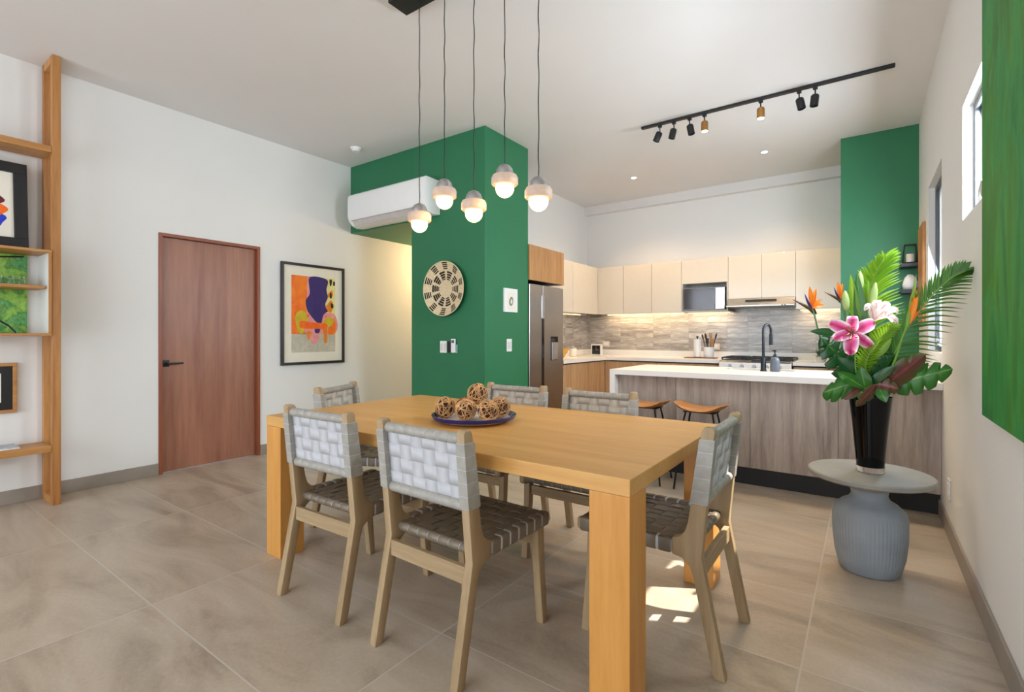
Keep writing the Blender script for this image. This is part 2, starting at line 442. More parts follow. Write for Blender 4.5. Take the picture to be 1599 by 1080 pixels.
# black frame leaning on the second shelf
def framed(name, label, cat, c, wd, ht, fr, dep, mats, axis, tilt=0, parent_group=None):
    """flat framed picture; c = bottom centre; axis 'x' faces +x, 'y' faces -y"""
    t = thing(name, label, cat, c)
    def rect(u0, u1, z0, z1, d0, d1, bev=.002):
        b = new(); box(b, (d0, u0, z0), (d1, u1, z1), bev); return b
    b = rect(-wd/2, wd/2, 0, fr, 0, dep)
    box(b, (0, -wd/2, ht-fr), (dep, wd/2, ht), .002); box(b, (0, -wd/2, fr), (dep, -wd/2+fr, ht-fr), .002); box(b, (0, wd/2-fr, fr), (dep, wd/2, ht-fr), .002)
    put('frame', b, mats[0], t, world=False)
    b = rect(-wd/2+fr, wd/2-fr, fr, ht-fr, .002, dep*.45, 0); put('mat', b, mats[1], t, world=False)
    R = Matrix()
    if axis == 'y': R = Matrix.Rotation(-PI/2, 4, 'Z')
    t.rotation_euler = (R @ Matrix.Rotation(-tilt, 4, 'Y')).to_euler()
    return t
def blob(b, pts, x, mi, parent=None, up=0):
    """flat patch of colour lying on a picture: pts in (u,z)"""
    vs = [b.verts.new((x, p[0], p[1])) for p in pts]
    f = b.faces.new(vs); f.material_index = mi
    f.normal_update()
    if f.normal.x < 0: f.normal_flip()
def spline(pts, n=6):
    """closed smooth outline through pts"""
    o = []; N = len(pts)
    for i in range(N):
        p0, p1, p2, p3 = [Vector(pts[(i+k-1) % N]) for k in range(4)]
        for j in range(n):
            t = j/n
            o.append(tuple(.5*((2*p1) + (-p0+p2)*t + (2*p0-5*p1+4*p2-p3)*t*t + (-p0+3*p1-3*p2+p3)*t**3)))
    return o
M['paper'] = plain('off_white_paper', srgb(236, 230, 216), .7, var=.02)
M['framedark'] = plain('dark_frame', srgb(44, 38, 38), .35)
def paint(name, a, c=None, sc_=14):
    m, t, p = base('paint_'+name, .6); c = c or mul(a, .8)
    t.links.new(ramp(t, noise(t, texco(t, scale=(1, 1, .6)), sc_, 5, .65, .8), [(.35, a), (.65, c)]), p.inputs['Base Color']); return m
# abstract print beside the door
PW, PH = .76, 1.085
t = framed('framed_print', 'large dark framed abstract print in orange and violet on the white wall', 'picture', (LX+.003, 3.167, .886), PW, PH, .028, .03, (M['framedark'], M['paper']), 'x')
pc = [srgb(240, 96, 30), srgb(44, 30, 100), srgb(214, 190, 40), srgb(240, 140, 20), srgb(228, 130, 140), srgb(178, 172, 158), srgb(228, 216, 130), srgb(26, 24, 34), srgb(252, 120, 20)]
pm = [paint('orange', pc[0], srgb(250, 140, 30), 9), paint('violet', pc[1], srgb(58, 36, 120)), paint('olive', pc[2], srgb(200, 170, 30)), paint('amber', pc[3]), paint('rose', pc[4], srgb(235, 170, 160)),
      paint('stone', pc[5], srgb(205, 198, 180)), paint('straw', pc[6], srgb(236, 228, 170)), paint('ink', pc[7]), paint('tangerine', pc[8], srgb(240, 90, 20))]
b = new(); x = .0138
def U(a, c): return (-.265 + a*.53, .13 + c*.825)      # a,c in 0..1 over the printed area (a to the right, c up)
def lay(pts, mi, k, sm=True):
    q = [U(*p) for p in pts]
    blob(b, spline(q) if sm else q, x + k*.00025, mi)
lay([(0, 0), (1, 0), (1, 1), (0, 1)], 6, 0, False)
lay([(0, 0), (1, 0), (1, .26), (0, .24)], 5, 1, False)
lay([(0, .24), (.42, .24), (.36, 1), (0, 1)], 0, 1, False)
lay([(.33, .5), (.44, .5), (.44, 1), (.34, 1)], 4, 2, False)
lay([(.30, .26), (1, .26), (1, .5), (.7, .52), (.36, .46)], 4, 2)
lay([(.82, .25), (1, .25), (1, .42), (.9, .44)], 0, 3)
lay([(.40, .99), (.80, .98), (.79, .84), (.82, .74), (.76, .64), (.83, .56), (.72, .50), (.66, .38), (.55, .40), (.40, .50), (.34, .56), (.31, .68), (.40, .78)], 1, 4, True)
lay([(.52, .26), (.62, .26), (.63, .34), (.53, .36)], 1, 4)
lay([(.08, .45), (.14, .53), (.26, .54), (.34, .47), (.32, .36), (.22, .24), (.12, .32)], 2, 4)
lay([(.78, .62), (.90, .70), (.95, .62), (.88, .53), (.77, .60)], 3, 5)
lay([(.82, .78), (.92, .84), (.94, .76), (.84, .74)], 3, 5)
lay([(.72, .42), (.84, .47), (.96, .44), (.92, .36), (.78, .33)], 2, 5)
lay([(.20, .41), (.45, .395), (.78, .38), (.78, .32), (.5, .31), (.20, .32)], 8, 6)
lay([(.70, .34), (.80, .33), (.80, .14), (.73, .13), (.72, .24)], 3, 5)
lay([(.34, .28), (.46, .25), (.44, .17), (.35, .18)], 3, 5); lay([(.42, .24), (.6, .22), (.56, .12), (.42, .13)], 4, 6)
lay([(.86, .98), (.92, .98), (.90, .90), (.87, .91)], 7, 6); lay([(.87, .80), (.91, .80), (.91, .73), (.87, .74)], 7, 6)
lay([(.89, .66), (.95, .65), (.95, .60), (.90, .60)], 7, 6); lay([(.95, .96), (.99, .96), (.99, .91), (.95, .91)], 7, 6)
for f in b.faces: pass
bmesh.ops.triangulate(b, faces=list(b.faces))
put('print', b, pm, t, world=False)

# leaning black frame (upper niche): bottom right corner at Y .86
t = framed('framed_print', 'black deep-framed picture leaning on the open shelf of the tall unit', 'picture', (-4.79, .505, 1.799), .70, .60, .07, .035, (M['black'], M['paper']), 'x', tilt=.10)
b = new()
for k, (u, z, r, mi) in enumerate([(.19, .19, .05, 1), (.20, .26, .045, 0), (.19, .33, .04, 4), (.12, .25, .07, 3), (.0, .3, .1, 6)]):
    blob(b, [(u + r*math.cos(a)*(1+.25*math.sin(3*a+k)), z + r*math.sin(a)) for a in [i*2*PI/20 for i in range(20)]], .0162 + k*.0003, mi)
put('print', b, [pm[8], paint('cobalt', srgb(30, 60, 220)), pm[2], pm[3], paint('maroon', srgb(110, 20, 40)), pm[5], pm[6]], t, world=False)
# wooden frame on the wall below the box
t = framed('framed_certificate', 'small honey wood frame with black mat, on the wall under the niche box', 'picture', (LX+.003, .60, .652), .45, .352, .022, .022, (M['shelfy'], M['black']), 'x')
b = new(); box(b, (.0105, -.145, .075), (.0115, .145, .28)); put('print', b, M['paper'], t, world=False)

# green leaf painting inside the niche
def greenleaf():
    m, t, p = base('green_leaf_paint', .5)
    v = texco(t)
    n = noise(t, v, 3.0, 4, .6, 2.2); n2 = noise(t, texco(t, scale=(1, 6, 3), rot=(.7, 0, 0)), 5, 6, .7, 1.5)
    c = ramp(t, n, [(.30, srgb(26, 96, 66)), (.42, srgb(60, 170, 110)), (.48, srgb(60, 120, 40)), (.54, srgb(130, 190, 60)), (.75, srgb(176, 214, 104))])
    c = mixc(t, .35, c, ramp(t, n2, [(.35, srgb(40, 130, 60)), (.65, srgb(180, 215, 120))]))
    t.links.new(c, p.inputs['Base Color']); return m
M['leafart'] = greenleaf()
b = new(); box(b, (LX+.002, .0, 1.216), (LX+.02, .877, 1.777), .002)
cv = tag(put('canvas_painting', b, M['leafart']), 'green leaf canvas standing inside the niche box of the tall unit', 'painting')
b = new()
for pts in ([(.55, 1.70), (.70, 1.745), (.86, 1.765)], [(.60, 1.36), (.70, 1.33), (.78, 1.27), (.82, 1.218)], [(.62, 1.5), (.68, 1.55), (.72, 1.46), (.70, 1.36)]):
    P = [Vector((LX+.0203, y, z)) for y, z in pts]; n = 12; q = []
    for i in range(len(P)-1):
        for j in range(n): q.append(P[i].lerp(P[i+1], j/n))
    q.append(P[-1])
    ribbon(b, q, [Vector((0, .3, 1)).normalized()]*len(q), [Vector((1, 0, 0))]*len(q), .012, .0006)
put('leaf_outline', b, M['black'], cv)
# glasses upside down on the middle shelf
M['thinglass'] = glass('drinking_glass', (.95, .97, .98, 1))
for i, y in enumerate((.66, .715, .77, .825)):
    b = new()
    lathe(b, [(.0001, .0605), (.013, .060), (.015, .055), (.0155, .045), (.019, .035), (.022, .018), (.023, 0), (.0215, 0), (.0205, .018), (.017, .034), (.0135, .046), (.0001, .050)], (-4.80, y, 1.5485), 20)
    tag(put('shot_glass', b, M['thinglass'], sm=50), 'upturned shot glass in the niche box, ' + ['furthest left of the row', 'second from the left of the row', 'second from the right end', 'nearest the right end'][i], 'glass', 'shot glasses in the niche box')
b = new(); box(b, (-4.88, .55, .427), (-4.70, .80, .433), .001); box(b, (-4.875, .555, .433), (-4.702, .798, .441), .001, 1)
mg = tag(put('magazine', b, [M['paper'], paint('bluegrey', srgb(200, 205, 212), srgb(150, 160, 176), 20)]), 'pale magazines lying flat on the lowest shelf board', 'magazine')

# ------------------------------------------------------------------ DINING TABLE
TX0, TX1, TY0, TY1, TZ = -2.687, -.583, 1.435, 2.592, .76
tb = thing('dining_table', 'long rectangular honey oak dining table with thick square legs', 'table', ((TX0+TX1)/2, (TY0+TY1)/2, 0))
b = new(); box(b, (TX0, TY0, TZ-.055), (TX1, TY1, TZ), .003); put('tabletop', b, M['oak'], tb)
L = .138
for x in (TX0+.001, TX1-L-.001):
    for y in (TY0+.001, TY1-L-.001):
        b = new(); box(b, (x, y, 0), (x+L, y+L, TZ-.055), .003); put('leg', b, M['oakz'], tb)

# ------------------------------------------------------------------ WOVEN CHAIRS
CW = .232           # half width
def weave(b, O, ux, uy, un, lx, ly, nx, ny, amp, gap, th, mi, mib, wrap=.0, sag=0):
    """straps: nx running along uy, ny running along ux. O is one corner"""
    ux, uy, un = [Vector(v).normalized() for v in (ux, uy, un)]; px, py = lx/nx, ly/ny
    def sg(u, v): return -sag*math.sin(PI*u)*math.sin(PI*v)
    S = 5
    for i in range(nx):
        pts, sd, nm = [], [], []; u = (i+.5)*px
        K = ny*S
        for k in range(K+1):
            v = k*ly/K; ph = v/py
            h = amp*math.cos(PI*(ph-.5) + PI*i)*1.0
            h = max(-amp, min(amp, h*1.5))
            pts.append(O + ux*u + uy*v + un*(h + sg(u/lx, v/ly)))
        for k in range(K+1):
            tg = (pts[min(k+1, K)] - pts[max(k-1, 0)]).normalized(); n = ux.cross(tg).normalized()
            if n.dot(un) < 0: n = -n
            sd.append(ux); nm.append(n)
        ribbon(b, pts, sd, nm, px*gap, th, mi, mib)
    for j in range(ny):
        pts, sd, nm = [], [], []; v = (j+.5)*py
        K = nx*S
        for k in range(K+1):
            u = k*lx/K; ph = u/px
            h = -amp*math.cos(PI*(ph-.5) + PI*j)
            h = max(-amp, min(amp, h*1.5))
            pts.append(O + ux*u + uy*v + un*(h + sg(u/lx, v/ly)))
        for k in range(K+1):
            tg = (pts[min(k+1, K)] - pts[max(k-1, 0)]).normalized(); n = uy.cross(tg).normalized()
            if n.dot(un) < 0: n = -n
            sd.append(uy); nm.append(n)
        ribbon(b, pts, sd, nm, py*gap, th, mi, mib)
def rear_y(z):          # rear edge of the back post
    return .08*z/.41 if z < .41 else .08 - .047*(z-.41)/.465
def make_chair(label):
    t = thing('dining_chair', label, 'chair', (0, 0, 0), 0, 'woven leather dining chairs at the oak table')
    T = .036
    for s in (-1, 1):
        xo, xi = s*CW, s*(CW-T)
        # rear leg, back post and the curved shoulder that takes the seat rail
        poly = [(0, 0), (.040, 0), (.108, .33), (.122, .372), (.150, .395), (.185, .402), (.185, .462), (.160, .470), (.140, .492), (.128, .53), (.100, .72), (.080, .862), (.070, .875), (.045, .875), (.035, .866), (.080, .41)]
        b = new(); prism(b, poly, 'x', min(xo, xi), max(xo, xi), 0, .004); put('leg', b, M['ash'], t, world=False, sm=30)
        b = new(); prism(b, [(.520, 0), (.555, 0), (.530, .30), (.527, .425), (.480, .425), (.487, .30)], 'x', min(xo, xi), max(xo, xi), 0, .004); put('leg', b, M['ash'], t, world=False, sm=30)
        b = new(); box(b, (min(xo, xi), .183, .405), (max(xo, xi), .578, .455), .014, seg=3); put('seat_rail', b, M['ash'], t, world=False, sm=40)
        # leather sleeves round the upper post
        b = new(); z0, z1 = .600, .832
        def ring(za, zb, g, mi):
            v = []
            for z in (za, zb):
                ya = rear_y(z) - g; yb = .128 - .048*(z-.53)/.332 + g if z > .53 else .13+g
                v.append([b.verts.new((x, y, z)) for x, y in ((min(xo, xi)-g, ya), (max(xo, xi)+g, ya), (max(xo, xi)+g, yb), (min(xo, xi)-g, yb))])
            for k in range(4): f = b.faces.new((v[0][k], v[0][(k+1) % 4], v[1][(k+1) % 4], v[1][k])); f.material_index = mi
            b.faces.new(v[0][::-1]).material_index = mi; b.faces.new(v[1]).material_index = mi
        ring(z0, z1, .0012, 1)
        n = 5; h = (z1-z0)/n
        for k in range(n): ring(z0 + k*h + .0015, z0 + (k+1)*h - .0015, .0026, 0)
        put('post_sleeve', b, [M['leather'], M['suede']], t, world=False)
    for z0, z1, y in ((.330, .392, None), (.335, .385, .500)):
        b = new()
        yy = y if y is not None else .088
        box(b, (-(CW-T), yy-.011, z0), (CW-T, yy+.011, z1), .003); put('stretcher', b, M['ashx'], t, world=False)
    # seat: four wrapped edges and the woven field
    b = new(); xi = CW-T
    weave(b, Vector((-xi+.004, .128, .447)), (1, 0, 0), (0, 1, 0), (0, 0, 1), 2*xi-.008, .428, 7, 7, .0024, .93, .0028, 0, None, sag=.012)
    def roll(y, z, r, n, x0=-xi+.003, x1=xi-.003, B=b, ry=1.0, m1=0, m2=1):
        w = (x1-x0)/n
        lathe(B, [(.0001, 0), (r*.88, .0005), (r*.88, x1-x0-.0005), (.0001, x1-x0)], (x0, y, z), 14, m2, Matrix.Rotation(PI/2, 4, 'Y'))
        for k in range(n):
            lathe(B, [(.0001, .0012), (r*.9, .0012), (r, .004), (r, w-.004), (r*.9, w-.0012), (.0001, w-.0012)], (x0+k*w, y, z), 14, m1, Matrix.Rotation(PI/2, 4, 'Y'))
    roll(.128, .434, .019, 7); roll(.558, .434, .019, 7)
    for s in (-1, 1):       # straps folded over the side rails
        n = 7; w = .378/n
        for k in range(n):
            y0 = .186 + k*w
            box(b, (min(s*(CW+.003), s*(xi-.004)), y0+.0012, .402), (max(s*(CW+.003), s*(xi-.004)), y0+w-.0012, .4585), .009, 0, seg=3)
        box(b, (min(s*(CW+.0012), s*(xi-.002)), .186, .404), (max(s*(CW+.0012), s*(xi-.002)), .562, .4565), .008, 1)
    put('seat', b, [M['seatleather'], M['suede']], t, world=False, sm=45)
    # backrest
    b = new(); za, zb = .612, .838
    ya, yb = rear_y(za)+.022, rear_y(zb)+.022
    up = Vector((0, yb-ya, zb-za))
    weave(b, Vector((-xi+.002, ya, za)), (1, 0, 0), up, (0, 1, up.y*-1/up.z), 2*xi-.004, up.length, 6, 4, .0008, .972, .0022, 0, 1)
    put('backrest', b, [M['leatherfront'], M['suede']], t, world=False)
    for z, r, n in ((.606, .021, 7), (.842, .020, 7)):
        b = new(); roll(rear_y(z)+.023, z, r, n, B=b); put('back_rail', b, [M['leather'], M['suede']], t, world=False, sm=45)
    return t
ch = make_chair('woven leather chair on the near side, at the table\'s left leg')
ch.location = (-1.992, 1.238, 0); ch.rotation_euler = (0, 0, math.radians(1.5))
G = None
dup(ch, (-1.335, 1.235, 0), math.radians(-1.5), 'woven leather chair nearest the viewer, standing with its pale back to us')
dup(ch, (-.392, 2.046, 0), math.radians(90), 'woven leather chair at the right end of the table, partly in the sun')
dup(ch, (-2.93, 1.99, 0), math.radians(-90+24), 'woven leather chair turned askew at the left end of the table')
dup(ch, (-1.905, 2.775, 0), math.radians(180+1), 'woven leather chair across the table, before the green column')
dup(ch, (-1.295, 2.768, 0), math.radians(180+1), 'woven leather chair across the table, before the kitchen island')

# ------------------------------------------------------------------ BOWL WITH WICKER BALLS
BX, BY = -1.635, 1.955
M['cobalt'] = plain('cobalt_glaze', srgb(34, 38, 116), .12, var=.12, scale=10)
M['cream'] = plain('cream_glaze', srgb(226, 214, 204), .3)
pl = thing('serving_plate', 'wide shallow plate with cobalt blue rim at the table centre', 'plate', (BX, BY, TZ))
b = new(); lathe(b, [(.0001, .0), (.125, .0), (.13, .004), (.175, .008), (.205, .018), (.2125, .030), (.2105, .0305), (.198, .021), (.168, .0125), (.118, .009), (.0001, .009)], (BX, BY, TZ), 64); put('plate_body', b, M['cream'], pl, sm=50)
b = new(); lathe(b, [(.172, .0132), (.199, .0215), (.2105, .0375), (.2165, .0375), (.2145, .0285), (.2065, .0178), (.2035, .0185), (.172, .0125)], (BX, BY, TZ), 64); put('rim', b, M['cobalt'], pl, sm=50)
M['wicker'] = plain('pale_wicker', srgb(214, 168, 116), .65, var=.35, scale=26)
M['wickerdark'] = plain('rust_wicker', srgb(176, 92, 42), .65, var=.3, scale=26)
def wicker(c, r, m, seed, label):
    rnd = random.Random(seed); b = new()
    for k in range(26):
        n = Vector((rnd.gauss(0, 1), rnd.gauss(0, 1), rnd.gauss(0, 1))).normalized()
        u = n.orthogonal().normalized(); v = n.cross(u); off = rnd.uniform(-.45, .45)*r; rr = r*rnd.uniform(.93, 1)
        q = math.sqrt(max(rr*rr - off*off, 1e-6)); ph = rnd.uniform(0, 6)
        pts = [Vector(c) + n*(off + .05*r*math.sin(3*a+ph)) + (u*math.cos(a) + v*math.sin(a))*q for a in [2*PI*i/22 for i in range(22)]]
        tube(b, pts, .0015*rnd.uniform(.7, 1.25), 5, closed=True)
    lathe(b, [(r*.78*math.sin(PI*i/12)+1e-7, -r*.78*math.cos(PI*i/12)) for i in range(13)], c, 16, 1)
    return tag(put('wicker_ball', b, [m, M['wickin']], origin=Vector(c)-Vector((0, 0, r))), label, 'decorative ball', 'wicker balls on the plate')
M['wickin'] = plain('wicker_core', srgb(84, 50, 26), .9, var=.3, scale=60)
BALLS = [((695, 635.4), 'wicker ball at the left edge of the blue plate', 0), ((727.5, 639), 'wicker ball at the front of the plate, centre', 0), ((762, 640.5), 'wicker ball at the front right of the plate', 0)]
r = .055
zb = TZ + .011 + r
for k, ((x, y), lb, dk) in enumerate(BALLS):
    a = (x-CX)/FOC; bb = (CY-y)/FOC; d = Vector((-math.sin(YAW)+a*math.cos(YAW), math.cos(YAW)+a*math.sin(YAW), bb)); p = Vector((0, 0, HC)) + d*((zb-HC)/bb)
    wicker((p.x, p.y, zb), r, M['wicker'], 11+k, lb)
    BALLS[k] = p
p2 = BALLS[2] + Vector((-.01, .112, 0)); wicker((p2.x, p2.y, zb+.0015), r, M['wicker'], 20, 'wicker ball at the back right of the plate')
p3 = BALLS[0] + Vector((.040, .112, 0)); wicker((p3.x, p3.y, zb-.006), .049, M['wickerdark'], 21, 'darker rust wicker ball half hidden at the back of the plate')
q = (BALLS[1] + p2)/2; wicker((q.x-.040, q.y+.004, zb+.072), r, M['wicker'], 22, 'wicker ball resting on top of the others')

# ------------------------------------------------------------------ SIDE TABLE
SX, SY = .016, 3.135
st = thing('side_table', 'blue grey concrete pedestal side table with ribbed drum base', 'table', (SX, SY, 0))
b = new()
prof = [(.0001, 0), (.124, 0), (.132, .010), (.150, .09), (.159, .18), (.161, .27), (.153, .312), (.122, .343), (.090, .362), (.078, .385), (.082, .410), (.10, .430)]
N = 120
lathe(b, prof, (SX, SY, 0), N*3, flute=lambda j, a: (.011*(abs(math.cos(a*N/4))-.5) if 3 <= j <= 5 else 0))
put('base', b, M['stone'], st, sm=60)
b = new(); lathe(b, [(.0001, .415), (.085, .415), (.12, .430), (.20, .456), (.258, .470), (.269, .478), (.271, .494), (.265, .500), (.0001, .500)], (SX, SY, 0), 96); put('tabletop', b, M['stonetop'], st, sm=40)

# ------------------------------------------------------------------ VASE
VX, VY, VZ = SX+.004, SY+.015, .501
M['vase'] = plain('black_glass', srgb(5, 5, 8), .06, Specular_IOR_Level=.25)
vs = thing('vase', 'tall flared black glass vase on the concrete side table', 'vase', (VX, VY, VZ))
b = new(); lathe(b, [(.0001, .028), (.060, .028), (.066, .10), (.079, .25), (.094, .385), (.090, .385), (.076, .25), (.062, .10), (.055, .04), (.0001, .04)], (VX, VY, VZ), 48); put('vase_body', b, M['vase'], vs, sm=40)
b = new(); lathe(b, [(.0001, 0), (.057, 0), (.061, .006), (.062, .0275), (.0001, .0275)], (VX, VY, VZ), 48); put('clear_base', b, M['glass'], vs, sm=40)
MOUTH = Vector((VX, VY, VZ+.36))

def uvmat(name, across, along=None, rough=.4, trans=.25):
    """petal or leaf: colour by place across the blade (0 midrib, 1 edge)"""
    m, t, p = base(name, rough)
    uv = t.nodes.new('ShaderNodeUVMap'); s = t.nodes.new('ShaderNodeSeparateXYZ'); t.links.new(uv.outputs[0], s.inputs[0])
    d = math_(t, 'ABSOLUTE', math_(t, 'SUBTRACT', math_(t, 'MULTIPLY', s.outputs[0], 2), 1))
    nz = noise(t, texco(t), 30, 4); dd = math_(t, 'ADD', d, math_(t, 'MULTIPLY', math_(t, 'SUBTRACT', nz, .5), .3))
    c = ramp(t, dd, across)
    if along: c = mixc(t, ramp(t, s.outputs[1], [(a, (v, v, v, 1)) for a, v in along[1]]), c, along[0])
    t.links.new(c, p.inputs['Base Color'])
    if trans:
        o = t.nodes['Material Output']; tr = t.nodes.new('ShaderNodeBsdfTranslucent'); mx = t.nodes.new('ShaderNodeMixShader'); mx.inputs[0].default_value = trans
        t.links.new(c, tr.inputs[0]); t.links.new(p.outputs[0], mx.inputs[1]); t.links.new(tr.outputs[0], mx.inputs[2]); t.links.new(mx.outputs[0], o.inputs[0])
    return m
G1, G2 = srgb(34, 92, 28), srgb(70, 140, 40)
M['leafdark'] = uvmat('dark_glossy_leaf', [(0, srgb(70, 120, 40)), (.08, srgb(24, 84, 34)), (1, srgb(20, 72, 30))], rough=.3)
M['leafmid'] = uvmat('mid_green_leaf', [(0, srgb(120, 160, 70)), (.08, srgb(52, 118, 36)), (1, srgb(44, 100, 30))], rough=.35)
M['palm'] = uvmat('sun_tinted_leaflet', [(0, srgb(176, 206, 60)), (.3, srgb(140, 184, 46)), (1, srgb(112, 166, 38))], rough=.4, trans=.5)  # sun glow put into the leaflet colour
M['palm2'] = uvmat('palm_leaflet_deep', [(0, srgb(100, 150, 60)), (.3, srgb(74, 124, 44)), (1, srgb(62, 110, 38))], rough=.4, trans=.4)
M['leafred'] = uvmat('maroon_leaf', [(0, srgb(136, 60, 72)), (.18, srgb(92, 50, 36)), (.6, srgb(88, 62, 34)), (1, srgb(70, 92, 36))], rough=.4, trans=.1)
M['stem'] = plain('green_stem', srgb(110, 150, 50), .45)
M['stemgrey'] = plain('grey_green_stem', srgb(96, 124, 90), .45)
M['pink'] = uvmat('pink_lily_petal', [(0, srgb(196, 40, 100)), (.35, srgb(226, 90, 160)), (.66, srgb(236, 150, 196)), (.82, srgb(250, 226, 238))], rough=.5)
M['lilywhite'] = uvmat('white_lily_petal', [(0, srgb(230, 130, 150)), (.2, srgb(246, 226, 226)), (1, srgb(250, 246, 238))], rough=.5)
M['orange'] = uvmat('orange_sepal', [(0, srgb(250, 150, 30)), (1, srgb(244, 120, 20))], rough=.45)
M['blue'] = uvmat('violet_tongue', [(0, srgb(60, 40, 110)), (1, srgb(80, 60, 140))], rough=.45)
M['spathe'] = uvmat('spathe', [(0, srgb(60, 90, 40)), (1, srgb(96, 60, 30))], (srgb(150, 60, 50), [(0, 0.0), (.6, .1), (1, .7)]), rough=.4, trans=0)
M['bud'] = plain('lily_bud', srgb(170, 196, 120), .5)
M['anther'] = plain('anther', srgb(150, 80, 30), .7)

def bez(p, n=12):
    p = [Vector(q) for q in p]
    if len(p) == 2: return [p[0].lerp(p[1], i/n) for i in range(n+1)]
    o = []
    for i in range(len(p)-1):
        p0 = p[i-1] if i else p[0]*2-p[1]; p1, p2 = p[i], p[i+1]; p3 = p[i+2] if i+2 < len(p) else p[-1]*2-p[-2]
        for j in range(n):
            t = j/n
            o.append(.5*((2*p1) + (-p0+p2)*t + (2*p0-5*p1+4*p2-p3)*t*t + (-p0+3*p1-3*p2+p3)*t**3))
    o.append(p[-1]); return o
def blade(b, pts, width, nrm, fold=.15, mi=0, wave=0, shape=None, cols=4):
    """leaf or petal along pts; nrm = facing side; shape(t) = relative width 0..1"""
    uvl = b.loops.layers.uv.verify()
    shape = shape or (lambda t: math.sin(PI*min(1, t*.93+.07))**.8)
    nrm = Vector(nrm).normalized(); n = len(pts); rows = []
    for i, p in enumerate(pts):
        tg = (pts[min(i+1, n-1)] - pts[max(i-1, 0)]).normalized(); s = tg.cross(nrm)
        s = s.normalized() if s.length > 1e-4 else tg.orthogonal(); nn = s.cross(tg).normalized()
        t = i/(n-1); w = width/2*max(shape(t), .02)
        rows.append([b.verts.new(p + s*w*(c) + nn*(abs(c)*w*fold + wave*w*math.sin(t*14+c*3)*abs(c))) for c in [-1 + 2*k/cols for k in range(cols+1)]])
    for i in range(n-1):
        for k in range(cols):
            f = b.faces.new((rows[i][k], rows[i][k+1], rows[i+1][k+1], rows[i+1][k])); f.smooth = True; f.material_index = mi
            for lp, (u, v) in zip(f.loops, ((k, i), (k+1, i), (k+1, i+1), (k, i+1))): lp[uvl].uv = (u/cols, v/(n-1))
def lobed(b, O, ax, side, nrm, length, width, lobes=5, cut=.55, droop=.25, mi=0):
    """split leaf like a monstera: O = leaf base, ax = towards the tip"""
    uvl = b.loops.layers.uv.verify(); ax, side, nrm = [Vector(v).normalized() for v in (ax, side, nrm)]
    NL = 64
    def half(t): return (math.sin(PI*min(1, .12+.88*t))**.6)*(1-.25*t)
    for sgn in (-1, 1):
        rows = []
        for i in range(NL+1):
            t = i/NL; w = width/2*half(t); ph = (t*lobes) % 1
            if .06 < t < .96: 
                k = min(ph, 1-ph)/.20
                w *= 1 if k > 1 else (cut + (1-cut)*k)
            shift = .16*length
            row = []
            for c in range(5):
                s = c/4; p = O + ax*(t*length + s*s*shift*(w/(width/2)) * .6) + side*sgn*s*w - nrm*(droop*length*t*t*.6 + s*s*width*.12)
                row.append(b.verts.new(p))
            rows.append(row)
        for i in range(NL):
            for c in range(4):
                q = (rows[i][c], rows[i][c+1], rows[i+1][c+1], rows[i+1][c])
                f = b.faces.new(q if sgn > 0 else q[::-1]); f.smooth = True; f.material_index = mi
                idx = ((c, i), (c+1, i), (c+1, i+1), (c, i+1)); idx = idx if sgn > 0 else idx[::-1]
                for lp, (u, v) in zip(f.loops, idx): lp[uvl].uv = (.5 + sgn*u/8, v/NL)
FY = VY
def stemmed(name, label, cat, grp, pts, r, m='stem'):
    p = [MOUTH + Vector((random.uniform(-.04, .04), random.uniform(-.04, .04), -.25))] + [Vector(q) for q in pts]
    p.insert(1, MOUTH + (p[1] - MOUTH)*.12)
    t = thing(name, label, cat, p[0], 0, grp)
    b = new(); q = bez(p, 8); tube(b, q, [r*(1.1 - .4*i/len(q)) for i in range(len(q))], 8); put('stem', b, M[m], t)
    return t
TOCAM = (Vector((0, 0, HC)) - Vector((VX, VY, 1.2))).normalized()
RIGHT = Vector((math.cos(YAW), math.sin(YAW), 0)); UP = Vector((0, 0, 1))
def rel(o, a, c, d=0): return o + RIGHT*a + UP*c + TOCAM*d

# pink lily
o = at(1331, 519, FY-.13)
t = stemmed('lily', 'fully open pink lily with white petal edges at the front of the bouquet', 'flower', 'bouquet', [at(1338, 585, FY-.08), at(1335, 545, FY-.09), rel(o, .005, -.01, -.03)], .004)
b = new()
for k, (ax, az, ln) in enumerate([(-.95, .42, .125), (.02, 1, .09), (.95, .45, .125), (.85, -.62, .125), (-.10, -1, .105), (-.9, -.28, .095)]):
    d = Vector((ax, az)).normalized(); L1 = ln
    pts = bez([o, rel(o, d.x*L1*.35, d.y*L1*.35, .03), rel(o, d.x*L1*.78, d.y*L1*.78, .036), rel(o, d.x*L1*1.02, d.y*L1*1.02 - .008, -.012)], 6)
    blade(b, pts, .054 if k % 2 else .066, TOCAM, .12, wave=.10, shape=lambda t: math.sin(PI*(.12+.84*t))**.7 if t < .97 else .1)
    bm2 = b
put('petals', b, M['pink'], t)
b = new()
for k in range(6):
    a = k*PI/3+.3; e = rel(o, .03*math.cos(a), .03*math.sin(a)-.004, .075); tube(b, bez([o, rel(o, .012*math.cos(a), .012*math.sin(a), .045), e], 5), .0012, 5)
    box(b, e-Vector((.007, .002, .0025)), e+Vector((.007, .002, .0025)), .0015, 1)
put('stamens', b, [M['bud'], M['anther']], t)
